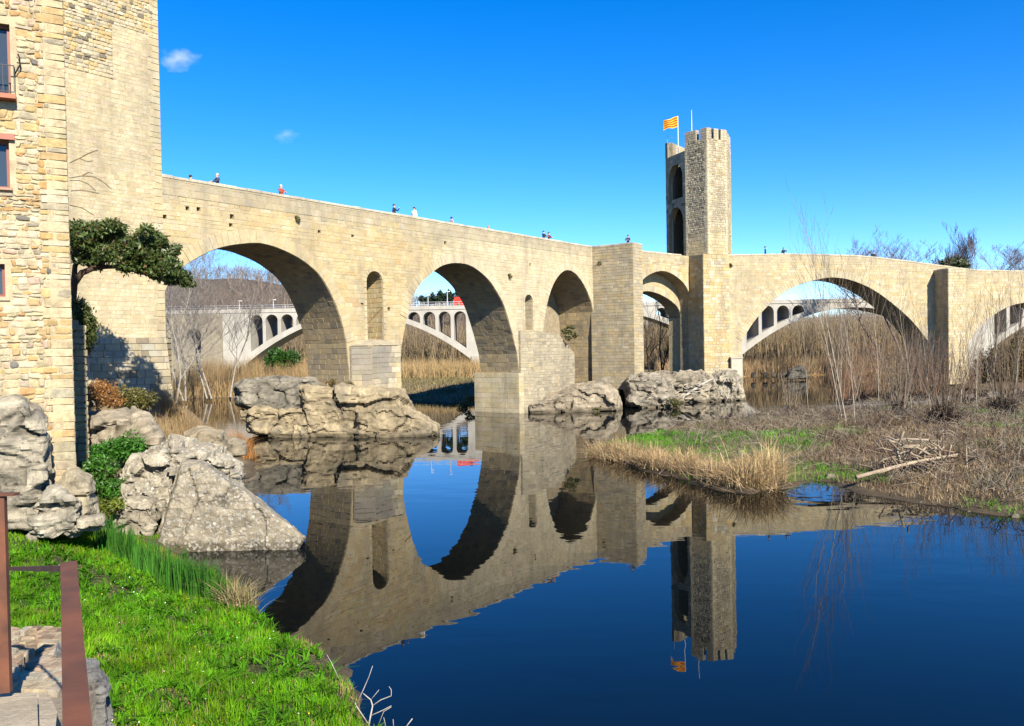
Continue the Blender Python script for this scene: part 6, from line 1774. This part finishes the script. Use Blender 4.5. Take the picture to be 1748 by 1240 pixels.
m = MB(); m.box((p_top.x - .2, 4.5, p_top.z + .006), (.28, .03, .006)); m.build('post_cap', M_RUST, hr_)
q0 = at(16, 971, 4.49); q1 = A_ + Vector((0, 0, -.016))
m = MB(); flatbar(m, q0, q1, .012, .02); m.build('stair_rail', M_RUST, hr_)
m = MB(); flatbar(m, A_ + Dd * 1.0 + Vector((0, 0, -.006)), A_ + Dd * 1.0 + Vector((0, 0, -1.0)), .04, .012, Vector((1, 0, 0))); m.build('post', M_RUST, hr_)

for zz in (.25, .6, .85):
    m = MB(); c_ = p_bot.lerp(p_top, zz); m.tube([(c_.x - .02, 4.47, c_.z), (c_.x - .02, 4.455, c_.z)], .009, 8); m.build('bolt', M_RUST, hr_)
# stone landing and the little wall that steps down to the grass
land = thing('stone_landing', (-2.7, 4.2, 3.9), 'pale flagstone landing at the bottom left corner', 'landing')
for k, pl_ in enumerate(([(-30, 1186), (63, 1182), (66, 1262), (-30, 1262)], [(66, 1182), (84, 1186), (98, 1215), (92, 1262), (68, 1262)])):
    c4 = [on(x, y, 4.1) for x, y in pl_]
    m = MB(); n_v = len(c4)
    m.add([c - Vector((0, 0, .14)) for c in c4] + c4, [tuple(range(2 * n_v - 1, n_v - 1, -1))] + [(i, (i + 1) % n_v, n_v + (i + 1) % n_v, n_v + i) for i in range(n_v)], (.50, .42, .30))
    m.build('flagstone', M_MORTAR, land)
m = MB(); c0 = on(20, 1222, 3.95); m.box((c0.x - .25, c0.y - .05, 3.2), (.55, .4, .74), (.36, .30, .22)); m.build('base', M_MORTAR, land)
dw = thing('stepped_wall', tuple(on(60, 1130, 3.6)), 'crumbling little stone wall stepping down behind the handrail', 'wall')
R = random.Random(5)
for r in range(13):
    y = 1180 - r * 8.4
    z = 3.95 - r * .045
    for c in range(5):
        x = 14 + c * 18.5 + R.uniform(-3, 3) - max(0, (r - 8)) * (1.5 if c == 4 else 0)
        p_ = on(x + 8, y, z); w = .036 + R.uniform(0, .012); h = R.uniform(.03, .05)
        mid = c in (1, 2) and 2 < r < 12
        if mid and R.random() < .55: continue
        q = [Vector((p_.x + a * w + R.gauss(0, .006), p_.y + b * w * 1.5 + R.gauss(0, .006), p_.z + (R.gauss(-.03, .01) if mid else 0))) for a, b in ((-1, -1), (1, -1), (1, 1), (-1, 1))]
        m = MB(); m.add(*stone_block(q, Vector((0, 0, 1)), proud=h, back=.12, bev=.012), jit(R.choice([(.52, .42, .28), (.46, .35, .23), (.56, .49, .36), (.40, .29, .19)]), .12)); m.build('stone', M_RUBBLE, dw)
m = MB()
c4 = [on(12, 1186, 3.85), on(100, 1186, 3.85), on(96, 1076, 3.3), on(40, 1070, 3.3), on(14, 1100, 3.4)]
m.add(c4 + [Vector((c.x, c.y, 1.0)) for c in c4], [(0, 1, 2, 3, 4)] + [(i, 5 + i, 5 + (i + 1) % 5, (i + 1) % 5) for i in range(5)], (.33, .24, .15)); m.build('fill', M_MORTAR, dw)
rock('boulder', 'upper smooth grey stone beside the handrail', [([(96, 1108), (112, 1125), (118, 1160), (104, 1185), (92, 1150)], 6.0, .3)], .02, .02, (.40, .39, .37), 71, freq=2.5, dark=.2)
rock('boulder', 'lower smooth grey stone right of the handrail', [([(140, 1155), (165, 1158), (180, 1182), (168, 1210), (190, 1262), (140, 1262)], 6.6, .5)], .025, .03, (.38, .37, .35), 72, freq=2.5, dark=.2)

# ================================================================ CLOUDS
def cloud(label, x, y, w, h, dens, seed):
    Y = 900.0
    c = at(x, y, Y); k = Y / FPX
    bm = bmesh.new(); bmesh.ops.create_icosphere(bm, subdivisions=3, radius=1)
    V = np.array([v.co[:] for v in bm.verts]); d = 1 + .25 * fbm(V * 1.5, 3, seed)
    for v, f in zip(bm.verts, d): v.co = Vector((v.co.x * w * k / 2, v.co.y * w * k / 3, v.co.z * h * k / 2)) * f
    me = bpy.data.meshes.new('cloud'); bm.to_mesh(me); bm.free()
    m = bpy.data.materials.new('cloud'); m.use_nodes = True; t_ = m.node_tree
    t_.nodes.remove(t_.nodes['Principled BSDF'])
    pv = t_.nodes.new('ShaderNodeVolumePrincipled'); pv.inputs['Color'].default_value = (.95, .97, 1, 1)
    tc_ = t_.nodes.new('ShaderNodeTexCoord'); mp_ = t_.nodes.new('ShaderNodeMapping'); mp_.inputs['Scale'].default_value = (2 / (w * k), 3 / (w * k), 2 / (h * k))
    t_.links.new(tc_.outputs['Object'], mp_.inputs[0])
    ln = t_.nodes.new('ShaderNodeVectorMath'); ln.operation = 'LENGTH'; t_.links.new(mp_.outputs[0], ln.inputs[0])
    no = t_.nodes.new('ShaderNodeTexNoise'); no.inputs['Scale'].default_value = 1.7; no.inputs['Detail'].default_value = 5; t_.links.new(mp_.outputs[0], no.inputs['Vector'])
    s1 = t_.nodes.new('ShaderNodeMath'); s1.operation = 'MULTIPLY_ADD'; s1.inputs[1].default_value = 2.6; s1.inputs[2].default_value = -.55; t_.links.new(no.outputs['Fac'], s1.inputs[0])
    s2_ = t_.nodes.new('ShaderNodeMath'); s2_.operation = 'SUBTRACT'; t_.links.new(s1.outputs[0], s2_.inputs[0]); t_.links.new(ln.outputs['Value'], s2_.inputs[1])
    mx_ = t_.nodes.new('ShaderNodeMath'); mx_.operation = 'MAXIMUM'; mx_.inputs[1].default_value = 0; t_.links.new(s2_.outputs[0], mx_.inputs[0])
    s3 = t_.nodes.new('ShaderNodeMath'); s3.operation = 'MULTIPLY'; s3.inputs[1].default_value = dens; t_.links.new(mx_.outputs[0], s3.inputs[0])
    t_.links.new(s3.outputs[0], pv.inputs['Density']); t_.links.new(pv.outputs[0], t_.nodes['Material Output'].inputs['Volume'])
    me.materials.append(m)
    o = link('cloud', me); o.location = c
    return tag(o, label, 'cloud')
cloud('larger wispy white cloud right of the keep', 303, 101, 78, 46, .045, 1)
cloud('faint small cloud wisp above the left part of the bridge', 487, 231, 52, 30, .022, 2)
